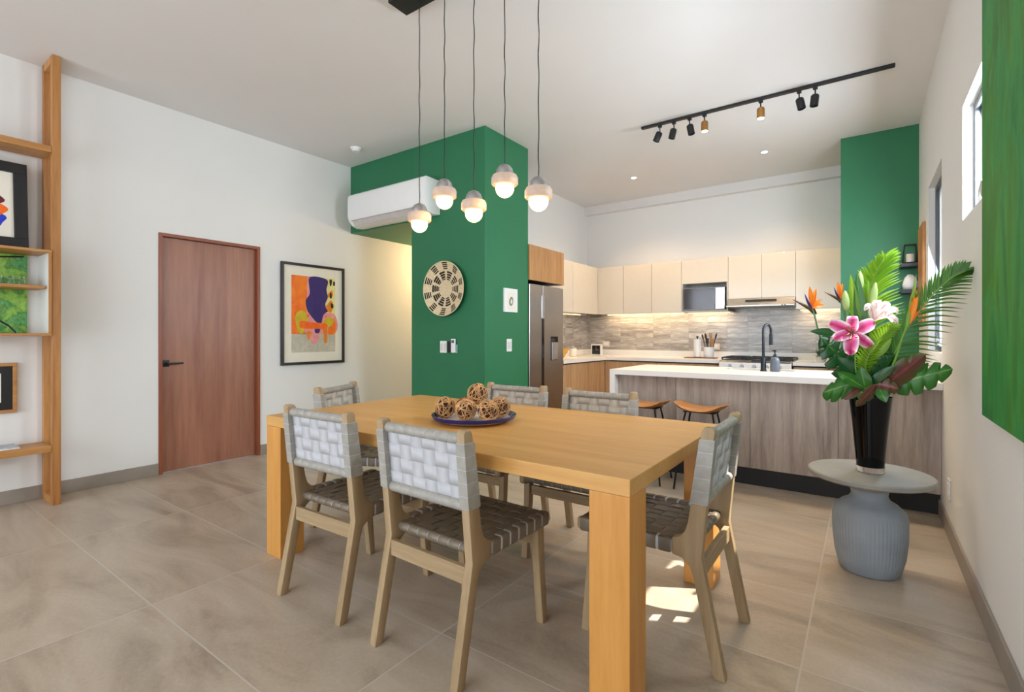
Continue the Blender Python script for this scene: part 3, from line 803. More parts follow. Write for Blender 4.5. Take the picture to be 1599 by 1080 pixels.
# white lily, seen from the side
o = at(1364, 500, FY-.04)
t = stemmed('lily', 'white lily with blush throat seen from the side, right of the pink one', 'flower', 'bouquet', [at(1358, 580, FY-.03), at(1358, 530, FY-.04), o], .004)
b = new()
for e in [(-.045, .06, .02), (.01, .085, .03), (.07, .07, .03), (.12, .045, .0), (.135, -.02, .03), (.06, .03, .07)]:
    pts = bez([o, rel(o, e[0]*.4+.01, abs(e[1])*.6+.012, e[2]*.6), rel(o, e[0]*.8+.01, e[1]+.01, e[2]), rel(o, e[0]*1.05, e[1]-.012, e[2]-.012)], 6)
    blade(b, pts, .042, TOCAM+UP*.7, .2, wave=.1)
put('petals', b, M['lilywhite'], t)
# buds
for (x, y, dy, h, lean, lb) in ((1322, 470, -.06, .085, (-.004, 0), 'closed green lily bud left of the pink lily'), (1362, 462, -.02, .095, (.006, 0), 'closed green lily bud above the white lily'), (1343, 440, .02, .085, (0, 0), 'tallest closed lily bud near the palm frond')):
    o = at(x, y+14, FY+dy); t = stemmed('lily_bud', lb, 'flower bud', 'bouquet', [at(x+8, 570, FY+dy*.5), at(x+2, y+45, FY+dy), o], .003)
    b = new(); lathe(b, [(.0001, -.002), (.009, .002), (.0155, .022), (.0165, .050), (.013, .080), (.006, h*1.22-.008), (.0001, h*1.22)], o, 14, M=Matrix.Rotation(lean[0]*20, 4, 'Y'), sx=1, sy=1); put('bud', b, M['bud'], t, sm=60)
# birds of paradise
def bird(x, y, dy, flip, size, lb, tilt=0):
    o = at(x, y, FY+dy)
    t = stemmed('bird_of_paradise', lb, 'flower', 'bouquet', [at(x+40*flip, 575, FY+dy*.4), at(x+16*flip, y+55, FY+dy*.8), rel(o, .012*flip, -.035*size), rel(o, 0, -.008)], .0055, 'stemgrey')
    b = new(); S = size
    blade(b, bez([rel(o, .022*S*flip, -.035*S, -.004), rel(o, .0, -.005*S, .004), rel(o, -.05*S*flip, .022*S, .006), rel(o, -.115*S*flip, .052*S, 0)], 6), .034*S, TOCAM+UP*.3, -.9, shape=lambda t: (1-t)**.7*(.5+.5*min(1, t*4)))
    blade(b, bez([rel(o, .022*S*flip, -.035*S, -.006), rel(o, .0, -.008*S, -.014), rel(o, -.05*S*flip, .02*S, -.012), rel(o, -.115*S*flip, .052*S, 0)], 6), .034*S, -TOCAM+UP*.3, -.9, shape=lambda t: (1-t)**.7*(.5+.5*min(1, t*4)))
    put('spathe', b, M['spathe'], t)
    b = new()
    for e in ((-.012, .125, .01), (.022, .115, -.01), (.058, .05, .01), (.07, .018, .0), (.004, .095, -.02)):
        q = bez([rel(o, 0, 0, 0), rel(o, e[0]*.45*S*flip+.0, e[1]*.5*S+.004, e[2]), rel(o, e[0]*S*flip, e[1]*S, e[2]*1.5)], 6)
        blade(b, q, .024*S, TOCAM, .35, shape=lambda t: math.sin(PI*(.08+.9*t))**.8)
    put('sepals', b, M['orange'], t)
    b = new(); blade(b, bez([o, rel(o, -.02*S*flip, .03*S, .012), rel(o, -.042*S*flip, .085*S, .012)], 6), .013*S, TOCAM, .5); put('tongue', b, M['blue'], t)
bird(1268, 481, -.06, 1, .92, 'orange bird of paradise leftmost in the bouquet')
bird(1311, 466, .02, 1, .72, 'smaller orange bird of paradise, second from the left')
o = at(1418, 505, FY-.08)
t = stemmed('bird_of_paradise', 'tall lime stemmed orange bird of paradise at the right of the bouquet', 'flower', 'bouquet', [at(1392, 575, FY-.06), at(1408, 530, FY-.08), o], .0065)
b = new(); blade(b, bez([rel(o, -.004, -.02), rel(o, .016, .09, .006), rel(o, .040, .24)], 8), .026, TOCAM, -.7, shape=lambda t: (1-t)**.6*(.6+.4*min(1, t*5))); put('spathe', b, M['stem'], t)
b = new()
for e in ((.045, .16, .01), (.066, .135, .0), (.035, .19, -.01)):
    blade(b, bez([rel(o, .006, .0), rel(o, e[0]*.6, e[1]*.5, e[2]), rel(o, *e)], 7), .026, TOCAM, .35, shape=lambda t: math.sin(PI*(.08+.9*t))**.8)
put('sepals', b, M['orange'], t)
# palm fronds
def palm(lb, path, m, n, lenL, lenR, dirL, dirR, start=.3, w=.016):
    t = stemmed('palm_frond', lb, 'leaf', 'bouquet', path, .004)
    # rachis again for leaflet roots
    q = bez([Vector(p) for p in path], 16); b = new(); K = len(q)
    for i in range(n):
        f = start + (1-start)*i/(n-1); j = min(K-1, int(f*(K-1))); p = q[j]; tg = (q[min(j+1, K-1)] - q[max(j-1, 0)]).normalized()
        s = .62 + .38*math.sin(PI*min(1, .1+f*.8)); e = .42 + .62*(1-f)**.6
        for L_, D in ((lenL, dirL), (lenR, dirR)):
            ln = L_*s*min(1, e)*random.uniform(.93, 1.05)
            dv = (Vector(D).normalized()*(1-.3*f) + tg*(.12+.6*f*f)).normalized()
            tip = p + dv*ln + UP*(-.07*ln) + TOCAM*random.uniform(-.010, .010)
            mid = p + dv*ln*.5 + UP*(.03*ln)
            blade(b, bez([p, mid, tip], 4), w, TOCAM + UP*.5 + tg*.2, .3, cols=2, shape=lambda t: (min(1, t*6+.25))*(1-t**3))
    put('leaflets', b, M[m], t); return t
palm('yellow green palm frond with sunlight put into its colour, upright behind the lilies', [at(1352, 585, FY+.03), at(1352, 520, FY+.07), at(1358, 450, FY+.08), at(1380, 404, FY+.05)], 'palm', 36, .165, .275, RIGHT*-1+UP*.55, RIGHT+UP*.32, .10, .020)
palm('long darker palm frond arching out to the right of the bouquet', [at(1385, 590, FY-.02), at(1400, 545, FY-.05), at(1440, 480, FY-.06), at(1480, 438, FY-.06), at(1508, 422, FY-.06)], 'palm2', 36, .150, .245, RIGHT*-.25+UP, RIGHT+UP*-.10, .05, .0135)
palm('short palm frond low in the middle of the bouquet', [at(1362, 600, FY-.04), at(1352, 570, FY-.08), at(1368, 535, FY-.10), at(1395, 510, FY-.10)], 'palm', 24, .10, .13, RIGHT*-.7+UP*.5, RIGHT+UP*-.05, .1, .014)
# broad leaves
def leaf(lb, base_, tip, side, nrm, width, m, lobes=0, cut=.5, nm='monstera_leaf', droop=.2, wave=.05):
    base_, tip = Vector(base_), Vector(tip)
    t = stemmed(nm, lb, 'leaf', 'bouquet', [MOUTH.lerp(base_, .6)+UP*.01, base_], .0035)
    b = new()
    if lobes: lobed(b, base_, tip-base_, side, nrm, (tip-base_).length, width, lobes, cut, droop)
    else:
        mid = base_.lerp(tip, .5) + Vector(nrm).normalized()*width*.12
        blade(b, bez([base_, mid, tip], 10), width, nrm, .12, wave=wave, cols=6)
    put('leaf_blade', b, M[m], t); return t
F = FY
leaf('split dark monstera leaf left of the vase, under the bird of paradise', at(1345, 592, F-.05), at(1280, 524, F-.10), RIGHT*.7+UP*.75, TOCAM+UP*.3, .20, 'leafdark', 5, .25, droop=.05)
leaf('round green monstera leaf drooping over the left side of the vase', at(1338, 596, F-.10), at(1284, 612, F-.12), UP+RIGHT*.25, TOCAM+UP*.4, .16, 'leafmid', 3, .7, droop=.1)
leaf('pointed narrow leaf reaching left above the monstera', at(1312, 520, F-.05), at(1265, 517, F-.07), UP, TOCAM+UP*.2, .042, 'leafdark', nm='long_leaf')
leaf('glossy pointed leaf slanting up in front of the vase mouth', at(1352, 604, F-.09), at(1399, 570, F-.12), UP, TOCAM+UP*.5, .045, 'leafdark', nm='long_leaf')
leaf('green leaf blade standing between the buds', at(1350, 560, F+.0), at(1338, 425, F-.02), RIGHT, TOCAM, .06, 'leafmid', nm='long_leaf')
leaf('broad maroon brown leaf to the right of the vase mouth', at(1375, 606, F-.07), at(1446, 552, F-.08), UP-RIGHT*.6, TOCAM+UP*.5, .14, 'leafred', 3, .75, droop=.05, nm='croton_leaf')
leaf('large lobed green leaf reaching right towards the wall', at(1400, 598, F-.04), at(1488, 574, F-.06), UP+RIGHT*.2, TOCAM+UP*.9, .17, 'leafmid', 4, .5, droop=.05)
leaf('maroon lobed leaf hanging over the right front of the vase', at(1362, 598, F-.10), at(1404, 606, F-.14), UP, TOCAM+UP*.3, .10, 'leafred', 3, .5, nm='croton_leaf')
leaf('brown tipped lobed leaf hanging down the front of the vase', at(1368, 600, F-.11), at(1338, 634, F-.14), RIGHT+UP*-.3, TOCAM+UP*.2, .08, 'leafred', 3, .6, nm='croton_leaf')
leaf('narrow brown leaf hanging at the left of the vase rim', at(1345, 604, F-.10), at(1318, 624, F-.13), RIGHT+UP*.6, TOCAM+UP*.2, .045, 'leafred', nm='long_leaf')
leaf('dark green leaf filling the left middle of the bouquet', at(1352, 600, F-.06), at(1308, 558, F-.09), RIGHT*.6+UP*.7, TOCAM+UP*.2, .09, 'leafdark', nm='long_leaf')
leaf('dark green leaf behind the pink lily', at(1358, 600, F-.03), at(1372, 520, F-.06), RIGHT, TOCAM+UP*.2, .10, 'leafdark', 5, .5)
leaf('olive leaf low over the left of the vase mouth', at(1350, 605, F-.11), at(1306, 580, F-.13), UP, TOCAM+UP*.5, .06, 'leafmid', nm='long_leaf')
leaf('dark leaf rising at the right centre of the bouquet', at(1365, 600, F-.02), at(1395, 545, F-.04), RIGHT, TOCAM+UP*.3, .08, 'leafdark', nm='long_leaf')
leaf('green leaf hanging straight down beside the vase rim', at(1372, 604, F-.10), at(1384, 628, F-.13), RIGHT, TOCAM, .05, 'leafmid', nm='long_leaf')

leaf('broad dark leaf at the heart of the bouquet, below the pink lily', at(1350, 606, F-.06), at(1326, 552, F-.08), RIGHT, TOCAM+UP*.2, .13, 'leafdark', 4, .6, droop=.05)
leaf('wide dark leaf at the right heart of the bouquet, left of the maroon leaf', at(1360, 606, F-.05), at(1398, 552, F-.07), RIGHT*.8-UP*.5, TOCAM+UP*.2, .13, 'leafdark', 4, .6, droop=.05)
leaf('light green leaf beside the closed buds', at(1340, 520, F-.01), at(1328, 428, F-.02), RIGHT, TOCAM, .045, 'palm', nm='long_leaf')
leaf('light green upright leaf touching the white lily', at(1356, 540, F-.0), at(1356, 436, F+.01), RIGHT, TOCAM, .05, 'palm', nm='long_leaf')
leaf('small yellow green leaf peeking right of the pink lily', at(1360, 560, F-.06), at(1392, 528, F-.08), RIGHT*.5+UP, TOCAM, .05, 'palm', nm='long_leaf')
leaf('olive green leaf just above the vase mouth, centre', at(1352, 612, F-.10), at(1344, 572, F-.12), RIGHT, TOCAM, .07, 'leafmid', nm='long_leaf')

# ------------------------------------------------------------------ RIGHT WALL: painting, socket
def streaky():
    m, t, p = base('green_streak_paint', .6, Specular_IOR_Level=.25)
    n = noise(t, texco(t, scale=(1, 1.1, .35)), 2.6, 6, .62, 1.6); n2 = noise(t, texco(t, scale=(1, 3, .8)), 3, 5, .7, .5)
    c = ramp(t, n, [(.30, srgb(20, 92, 34)), (.42, srgb(22, 120, 58)), (.50, srgb(44, 146, 76)), (.58, srgb(60, 124, 20)), (.66, srgb(30, 110, 50)), (.78, srgb(96, 176, 104))])
    c = mixc(t, .3, c, ramp(t, n2, [(.35, srgb(24, 110, 60)), (.7, srgb(110, 170, 50))]))
    t.links.new(c, p.inputs['Base Color']); bump(t, p, n2, .2, .003); return m
cv = thing('canvas_painting', 'large streaky green canvas on the right wall', 'painting', (RX-.02, 2.0, .88))
b = new(); box(b, (RX-.036, 1.35, .888), (RX-.001, 2.655, 2.75), .002); put('canvas', b, streaky(), cv)
b = new(); box(b, (RX-.030, 2.655, .885), (RX-.001, 2.668, 2.753), .001); put('edge_strip', b, M['white'], cv)
t = thing('wall_socket', 'white socket plate low on the right wall beside the side table', 'socket', (RX, 3.91, .28))
b = new(); box(b, (RX-.008, 3.865, .225), (RX-.0005, 3.955, .345), .003); put('plate', b, M['white'], t)
b = new(); box(b, (RX-.012, 3.885, .25), (RX-.006, 3.935, .32), .003); put('rocker', b, M['white'], t)

# ------------------------------------------------------------------ ON THE GREEN COLUMN
ac = thing('air_conditioner', 'white split air conditioner mounted on the green soffit', 'air conditioner', (-4.0, COLY0, 2.36))
ax0, ax1 = -4.70, -3.50; Y1 = COLY0-.002; Y0 = Y1-.225
prof = [(Y1, 2.76), (Y0+.03, 2.765), (Y0+.006, 2.745), (Y0, 2.70), (Y0, 2.52), (Y0+.015, 2.475), (Y0+.06, 2.425), (Y0+.12, 2.405), (Y1, 2.415)]
b = new(); prism(b, prof, 'x', ax0, ax1, 0, .004); put('case', b, M['white'], ac, sm=25)
b = new(); box(b, (ax0+.05, Y0+.006, 2.470), (ax1-.05, Y0+.02, 2.474), 0)
prism(b, [(Y0+.016, 2.467), (Y0+.058, 2.420), (Y0+.062, 2.423), (Y0+.020, 2.470)], 'x', ax0+.06, ax1-.06)
put('flap', b, plain('vent_grey', srgb(200, 196, 194), .4), ac)
# woven basket
bk = thing('wall_basket', 'round black and cream woven basket hung on the green column', 'wall basket', (-3.413, COLY0-.03, 1.39))
RB = .268
def basket():
    b = new(); NR, NS = 44, 160; O = Vector((-3.413, COLY0-.006, 1.664)); rings = []
    def prof(r): return -(.045*(r/RB)**3 + .004)
    out_ = [(.00, 1)]
    blocks = []
    for k in range(10): blocks.append((.72, .99, 2*PI*k/10 + .25, .15)); blocks.append((.33, .66, 2*PI*k/10 + .25 + PI/10, .15))
    for i in range(NR+1):
        r = RB*i/NR
        wob = .0012*math.sin(i*PI)  
        rings.append([b.verts.new(O + Vector((r*math.cos(a), prof(r) - .0016*(i % 2), r*math.sin(a)))) for a in [2*PI*k/NS for k in range(NS)]] if i else [b.verts.new(O + Vector((0, prof(0), 0)))])
    def dark(fr, a):
        for r0, r1, ac_, hw in blocks:
            d = (a-ac_+PI) % (2*PI) - PI; hw2 = hw*(1.0 if r0 > .5 else 1.4)
            if r0 < fr < r1 and abs(d) < hw2:
                u = (fr-r0)/(r1-r0); v = d/hw2
                return (u*3.7) % 1 < .74 or abs(v) > 1.2
        return False
    for i in range(NR):
        for k in range(NS):
            k2 = (k+1) % NS
            if i == 0: f = b.faces.new((rings[0][0], rings[1][k], rings[1][k2]))
            else: f = b.faces.new((rings[i][k], rings[i+1][k], rings[i+1][k2], rings[i][k2]))
            f.material_index = 1 if dark((i+.5)/NR, 2*PI*(k+.5)/NS) else 0
    tube(b, [O + Vector((RB*math.cos(a), prof(RB), RB*math.sin(a))) for a in [2*PI*k/80 for k in range(80)]], .006, 8, 0, True)
    return b
put('woven_disc', basket(), [plain('cream_straw', srgb(218, 200, 164), .8, var=.15, scale=60), plain('black_straw', srgb(30, 24, 22), .8)], bk, recalc=True)
b = new(); lathe(b, [(.05, 0), (.12, .0), (.20, .02), (.262, .044), (.262, .046), (.2, .023), (.05, .003)], (0, 0, 0), 48, M=Matrix()); 
bmesh.ops.rotate(b, cent=(0, 0, 0), matrix=Matrix.Rotation(PI/2, 3, 'X'), verts=list(b.verts)); bmesh.ops.translate(b, vec=(-3.413, COLY0-.001, 1.664), verts=list(b.verts))
put('basket_back', b, plain('dark_straw', srgb(60, 46, 34), .8), bk, sm=50)
# switches and remote on the front face
def plate(name, label, cat, c, wd, ht, face, rock=1):
    t = thing(name, label, cat, c); x, y, z = c
    b = new()
    if face == 'y': box(b, (x-wd/2, y-.008, z), (x+wd/2, y-.0005, z+ht), .002)
    else: box(b, (x+.0005, y-wd/2, z), (x+.008, y+wd/2, z+ht), .002)
    put('plate', b, M['white'], t); n = rock
    b = new()
    for k in range(n):
        u = wd/n*(k+.5) - wd/2
        if face == 'y': box(b, (x+u-wd*.3/n, y-.012, z+ht*.22), (x+u+wd*.3/n, y-.006, z+ht*.78), .002)
        else: box(b, (x+.006, y+u-wd*.28/n, z+ht*.22), (x+.012, y+u+wd*.28/n, z+ht*.78), .002)
    put('rocker', b, plain('switch_rocker', srgb(216, 216, 214), .3), t)
    return t
plate('light_switch', 'white double switch plate on the front of the green column, left of the remote', 'switch', (-3.452, COLY0, 1.025), .09, .118, 'y', 2)
plate('light_switch', 'white single switch plate on the bright side of the green column', 'switch', (COLX1, 4.035, 1.038), .085, .125, 'x', 1)
b = new(); box(b, (-3.385, COLY0-.02, 1.03), (-3.345, COLY0-.001, 1.14), .003)
tag(put('thermostat', b, M['black']), 'small black control between the switch plate and the white remote', 'control')
t = thing('remote_control', 'white air conditioner remote in a wall holder on the green column', 'remote control', (-3.30, COLY0, 1.03))
b = new(); box(b, (-3.335, COLY0-.026, 1.028), (-3.278, COLY0-.012, 1.165), .007, seg=3); put('body', b, M['white'], t)
b = new(); box(b, (-3.325, COLY0-.0275, 1.125), (-3.290, COLY0-.0255, 1.152), .001); put('display', b, plain('lcd_grey', srgb(90, 100, 96), .2), t)
b = new(); box(b, (-3.338, COLY0-.011, 1.024), (-3.262, COLY0-.0005, 1.11), .003); put('holder', b, plain('holder_clear', srgb(120, 160, 150), .2), t)
# small picture on the column's side
t = thing('small_picture', 'small white canvas with a grey green head motif on the column side', 'picture', (COLX1, 4.048, 1.432))
b = new(); box(b, (COLX1+.0005, 3.935, 1.432), (COLX1+.02, 4.162, 1.670), .002); put('canvas', b, M['white'], t)
b = new()
blob(b, [(4.048+.062*a_, 1.545+.085*c_) for a_, c_ in ((-1, -1), (1, -1), (1, 1), (-1, 1))], COLX1+.0203, 1)
blob(b, spline([(4.015, 1.52), (4.02, 1.56), (4.05, 1.588), (4.08, 1.57), (4.078, 1.53), (4.06, 1.50), (4.03, 1.498)]), COLX1+.0207, 0)
blob(b, spline([(4.035, 1.53), (4.045, 1.56), (4.06, 1.56), (4.064, 1.53), (4.05, 1.515)]), COLX1+.0211, 1)
bmesh.ops.triangulate(b, faces=list(b.faces))
put('motif', b, [paint('greygreen', srgb(84, 104, 96), srgb(140, 150, 140), 60), M['paper']], t)

# ------------------------------------------------------------------ SMOKE DETECTOR, DOWNLIGHTS
t = thing('smoke_detector', 'round white smoke detector on the ceiling before the green soffit', 'smoke detector', (-4.386, 3.305, CEIL-.04))
b = new(); lathe(b, [(.0001, -.038), (.035, -.038), (.044, -.030), (.046, -.018), (.0001, -.018)], (-4.386, 3.305, CEIL), 32); put('sensor', b, M['white'], t, sm=40)
b = new(); lathe(b, [(.0001, -.018), (.056, -.018), (.058, -.012), (.058, -.0005), (.0001, -.0005)], (-4.386, 3.305, CEIL), 32); put('base', b, M['white'], t, sm=40)
for i, (x, y) in enumerate(((-2.37, 5.95), (-.889, 5.935))):
    t = thing('downlight', 'recessed ceiling downlight over the ' + ('left half of the back counter' if i == 0 else 'cooker, right of the other one'), 'ceiling light', (x, y, CEIL-.01), 0, 'recessed kitchen downlights')
    b = new(); lathe(b, [(.030, -.0005), (.045, -.0005), (.044, -.006), (.032, -.006)], (x, y, CEIL), 32); put('ring', b, M['white'], t)
    b = new(); lathe(b, [(.0001, -.001), (.031, -.001), (.031, -.004), (.0001, -.004)], (x, y, CEIL), 24); put('lens', b, M['spotglow'], t)
    light('downlight_lamp', 'SPOT', (x, y, CEIL-.02), 52, (1, .62, .30), .03, aim=(0, 0, -1), spot=2.3, blend=.8)

# ------------------------------------------------------------------ TRACK LIGHT
tk = thing('track_light', 'long black ceiling track with seven small spot heads above the island', 'ceiling light', (-.78, 4.56, 3.0))
b = new(); box(b, (-1.735, 4.542, CEIL-.022), (.176, 4.578, CEIL-.0005), .002); put('track', b, M['black'], tk)
M['lithead'] = plain('lit_head_tint', srgb(176, 130, 70), .35, .8)  # warm lamp light put into the colour of the lit heads
for i, (x, tl, lit) in enumerate(((-1.56, .45, 0), (-1.43, .25, 0), (-1.29, -.2, 0), (-1.16, 0, 1), (-.71, 0, 1), (-.432, -.2, 0), (-.322, .1, 0))):
    b = new(); box(b, (x-.016, 4.545, CEIL-.044), (x+.016, 4.575, CEIL-.022), .002); tube(b, [(x, 4.56, CEIL-.044), (x, 4.56, CEIL-.085)], .005, 8)
    hd = new(); R = Matrix.Rotation(tl, 4, 'Y')
    lathe(hd, [(.0001, -.004), (.022, -.004), (.030, -.014), (.030, -.092), (.026, -.092), (.026, -.08), (.0001, -.08)], (x, 4.56, CEIL-.083), 24, M=R)
    h = put('spot_head', hd, M['lithead'] if lit else M['black'], tk, sm=40)
    if lit: h['label'] = 'lit spot head with the warm lamp light put into its colour'
    put('bracket', b, M['black'], h)
    if lit:
        g = new(); lathe(g, [(.0001, -.093), (.0255, -.093), (.0255, -.081), (.0001, -.081)], (x, 4.56, CEIL-.083), 20); put('lens', g, M['spotglow'], h)
        light('spot_lamp', 'SPOT', (x, 4.56, CEIL-.19), 42, WARM, .015, aim=(0, -.10, -1), spot=1.55, blend=.7)

# ------------------------------------------------------------------ PENDANT LIGHT
M['marble'] = plain('pink_marble_ring', srgb(206, 178, 158), .5, var=.12, scale=22)
pn = thing('pendant_light', 'five globe pendants on black cords under one ceiling bar above the table', 'ceiling light', (-1.68, 2.01, 1.8))
b = new(); box(b, (-2.275, 1.938, CEIL-.035), (-1.09, 2.082, CEIL-.0005), .002); put('canopy', b, M['black'], pn)
for (x, z) in ((-2.089, 1.791), (-1.893, 1.896), (-1.682, 1.796), (-1.480, 1.893), (-1.278, 1.795)):
    b = new(); n = 26; tube(b, [(x + .0022*math.sin(i*1.3+x*9)*(0 < i < n), 2.01 + .0016*math.cos(i*1.7)*(0 < i < n), z+.168 + (CEIL-.035-z-.168)*i/n) for i in range(n+1)], .0026, 6); put('cord', b, M['black'], pn)
    b = new(); lathe(b, [(.030, .062), (.062, .062), (.067, .068), (.067, .098), (.060, .112), (.045, .116), (.030, .116)], (x, 2.01, z), 40)
    pd = put('marble_ring', b, M['marble'], pn, sm=40)
    b = new(); lathe(b, [(.045, .112), (.044, .128), (.038, .146), (.026, .160), (.010, .167), (.004, .170), (.0001, .170)], (x, 2.01, z), 32); lathe(b, [(.0001, .112), (.045, .112)], (x, 2.01, z), 32); put('cap', b, M['alu'], pd, sm=50)
    b = new(); lathe(b, [(.0001, 0)] + [(.047*math.sin(a), .047-.047*math.cos(a)) for a in [PI/2*k/8 for k in range(1, 9)]] + [(.047, .085), (.0001, .085)], (x, 2.01, z), 32); g = put('globe', b, M['bulb'], pd, sm=60)
    g['label'] = 'glowing warm white globe'
    light('pendant_lamp', 'POINT', (x, 2.01, z-.05), 1.0, (1, .66, .32), .04)

# ------------------------------------------------------------------ ISLAND
IX0, IY0, IY1, IZ = -1.907, 4.21, 5.16, .89
isl = thing('kitchen_island', 'white topped kitchen island clad in grey walnut laminate', 'kitchen island', (-.75, 4.7, 0))
b = new(); T = .045
# top with an opening for the sink
sx0, sx1, sy0, sy1 = -1.06, -.50, 4.83, 5.09
for A in (((IX0, IY0), (RX-.001, sy0)), ((IX0, sy1), (RX-.001, IY1)), ((IX0, sy0), (sx0, sy1)), ((sx1, sy0), (RX-.001, sy1))):
    box(b, (A[0][0], A[0][1], IZ-T), (A[1][0], A[1][1], IZ))
box(b, (IX0, IY0, 0), (IX0+T+.005, IY1, IZ-T)); put('countertop', b, M['quartz'], isl)
xs = [IX0+T+.005, -1.33, -.745, -.16, RX-.001]
for a, c in zip(xs, xs[1:]):
    b = new(); box(b, (a+.0015, IY0+.08, .15), (c-.0015, IY0+.10, IZ-T-.001), .001); put('panel', b, M['lam'], isl)
b = new(); box(b, (IX0+T+.006, IY0+.101, .15), (RX-.001, IY1-.02, IZ-T-.30), 0); put('body', b, M['lam'], isl)
b = new(); box(b, (IX0+T+.006, 4.36, .0), (RX-.001, IY1-.06, .15), 0); put('plinth', b, M['black'], isl)
b = new(); d = .18
box(b, (sx0-.01, sy0-.01, IZ-T-d), (sx1+.01, sy1+.01, IZ-T-d+.01)); 
for A in (((sx0-.01, sy0-.01), (sx0, sy1+.01)), ((sx1, sy0-.01), (sx1+.01, sy1+.01)), ((sx0, sy0-.01), (sx1, sy0)), ((sx0, sy1), (sx1, sy1+.01))):
    box(b, (A[0][0], A[0][1], IZ-T-d+.01), (A[1][0], A[1][1], IZ-T-.0005))
put('sink', b, M['steel'], isl)
M['gunmetal'] = plain('gunmetal_tap', srgb(46, 50, 58), .3, .6)
fc = thing('faucet', 'dark gunmetal gooseneck tap standing on the island top', 'tap', (-.719, 4.75, IZ))
b = new(); lathe(b, [(.0001, 0), (.028, 0), (.026, .006), (.022, .012), (.021, .11), (.014, .12), (.0001, .12)], (-.719, 4.75, IZ), 24); put('tap_body', b, M['gunmetal'], fc, sm=40)
b = new(); tube(b, [(-.719, 4.75, IZ+.11), (-.719, 4.75, IZ+.34)] + [(-.719 + .045*(1-math.cos(a))*.55, 4.75 + .045*(1-math.cos(a))*.85, IZ+.345 + .06*math.sin(a)) for a in [PI*k/12 for k in range(1, 13)]] + [(-.67, 4.826, IZ+.30)], .0115, 12)
tube(b, [(-.67, 4.826, IZ+.32), (-.67, 4.826, IZ+.225)], .016, 14); put('spout', b, M['gunmetal'], fc, sm=50)
b = new(); tube(b, [(-.735, 4.75, IZ+.085), (-.775, 4.74, IZ+.087)], .014, 12); tube(b, [(-.765, 4.742, IZ+.087), (-.81, 4.73, IZ+.087)], .008, 10); put('lever', b, M['gunmetal'], fc, sm=50)
so = thing('soap_dispenser', 'slate grey soap dispenser bottle right of the tap', 'soap dispenser', (-.63, 4.75, IZ))
b = new(); lathe(b, [(.0001, 0), (.036, 0), (.038, .005), (.037, .10), (.030, .118), (.014, .126), (.0001, .126)], (-.63, 4.75, IZ), 28); put('bottle', b, plain('slate_bottle', srgb(88, 98, 110), .45), so, sm=50)
b = new(); lathe(b, [(.0001, .126), (.013, .126), (.013, .145), (.006, .148), (.006, .170), (.011, .172), (.011, .185), (.0001, .186)], (-.63, 4.75, IZ), 16); box(b, (-.65, 4.743, IZ+.174), (-.63, 4.757, IZ+.183), .002); put('pump', b, M['black'], so, sm=50)

# bar stools
M['tan'] = plain('tan_leather', srgb(156, 104, 54), .4, var=.12, scale=14)
def stool(x, y, rz, label):
    t = thing('bar_stool', label, 'stool', (x, y, 0), rz, 'tan bar stools at the island')
    b = new(); NU, NV = 20, 12; gr = {}
    for top in (1, 0):
        for i in range(NU+1):
            for j in range(NV+1):
                u = -1 + 2*i/NU; v = -1 + 2*j/NV
                uu = u*math.sqrt(1 - v*v*.35); vv = v*math.sqrt(1 - u*u*.35)
                edge = max(0, 1 - max(abs(u), abs(v))**6)
                z = .625 + .045*abs(u)**2.4 - .006*v*v
                gr[top, i, j] = b.verts.new((uu*.205, vv*.15, z + (.014 if top else -.022)*edge))
    for top in (1, 0):
        for i in range(NU):
            for j in range(NV):
                q = (gr[top, i, j], gr[top, i+1, j], gr[top, i+1, j+1], gr[top, i, j+1]); b.faces.new(q if top else q[::-1])
    bmesh.ops.remove_doubles(b, verts=list(b.verts), dist=.0005)
    put('seat', b, M['tan'], t, world=False, sm=60, recalc=True)
    for sx_ in (-1, 1):
        for sy_ in (-1, 1):
            b = new(); tube(b, bez([(sx_*.10, sy_*.07, .605), (sx_*.125, sy_*.09, .45), (sx_*.17, sy_*.145, 0)], 4), .0075, 8); put('leg', b, M['darkmetal'], t, world=False, sm=50)
    b = new(); c = [(.155, .125), (-.155, .125), (-.155, -.125), (.155, -.125)]; c = [(sx_*.148, sy_*.116) for sx_, sy_ in ((1, 1), (-1, 1), (-1, -1), (1, -1))]
    for p_, q_ in zip(c, c[1:]+c[:1]): tube(b, [(p_[0], p_[1], .23), (q_[0], q_[1], .23)], .006, 8)
    put('foot_ring', b, M['darkmetal'], t, world=False)
    b = new(); box(b, (-.12, -.08, .598), (.12, .08, .606), .002); put('seat_plate', b, M['darkmetal'], t, world=False)
    return t
stool(-1.05, 4.03, 0, 'tan leather bar stool nearer the middle of the island')
stool(-1.50, 4.03, 0, 'tan leather bar stool by the white left end of the island')

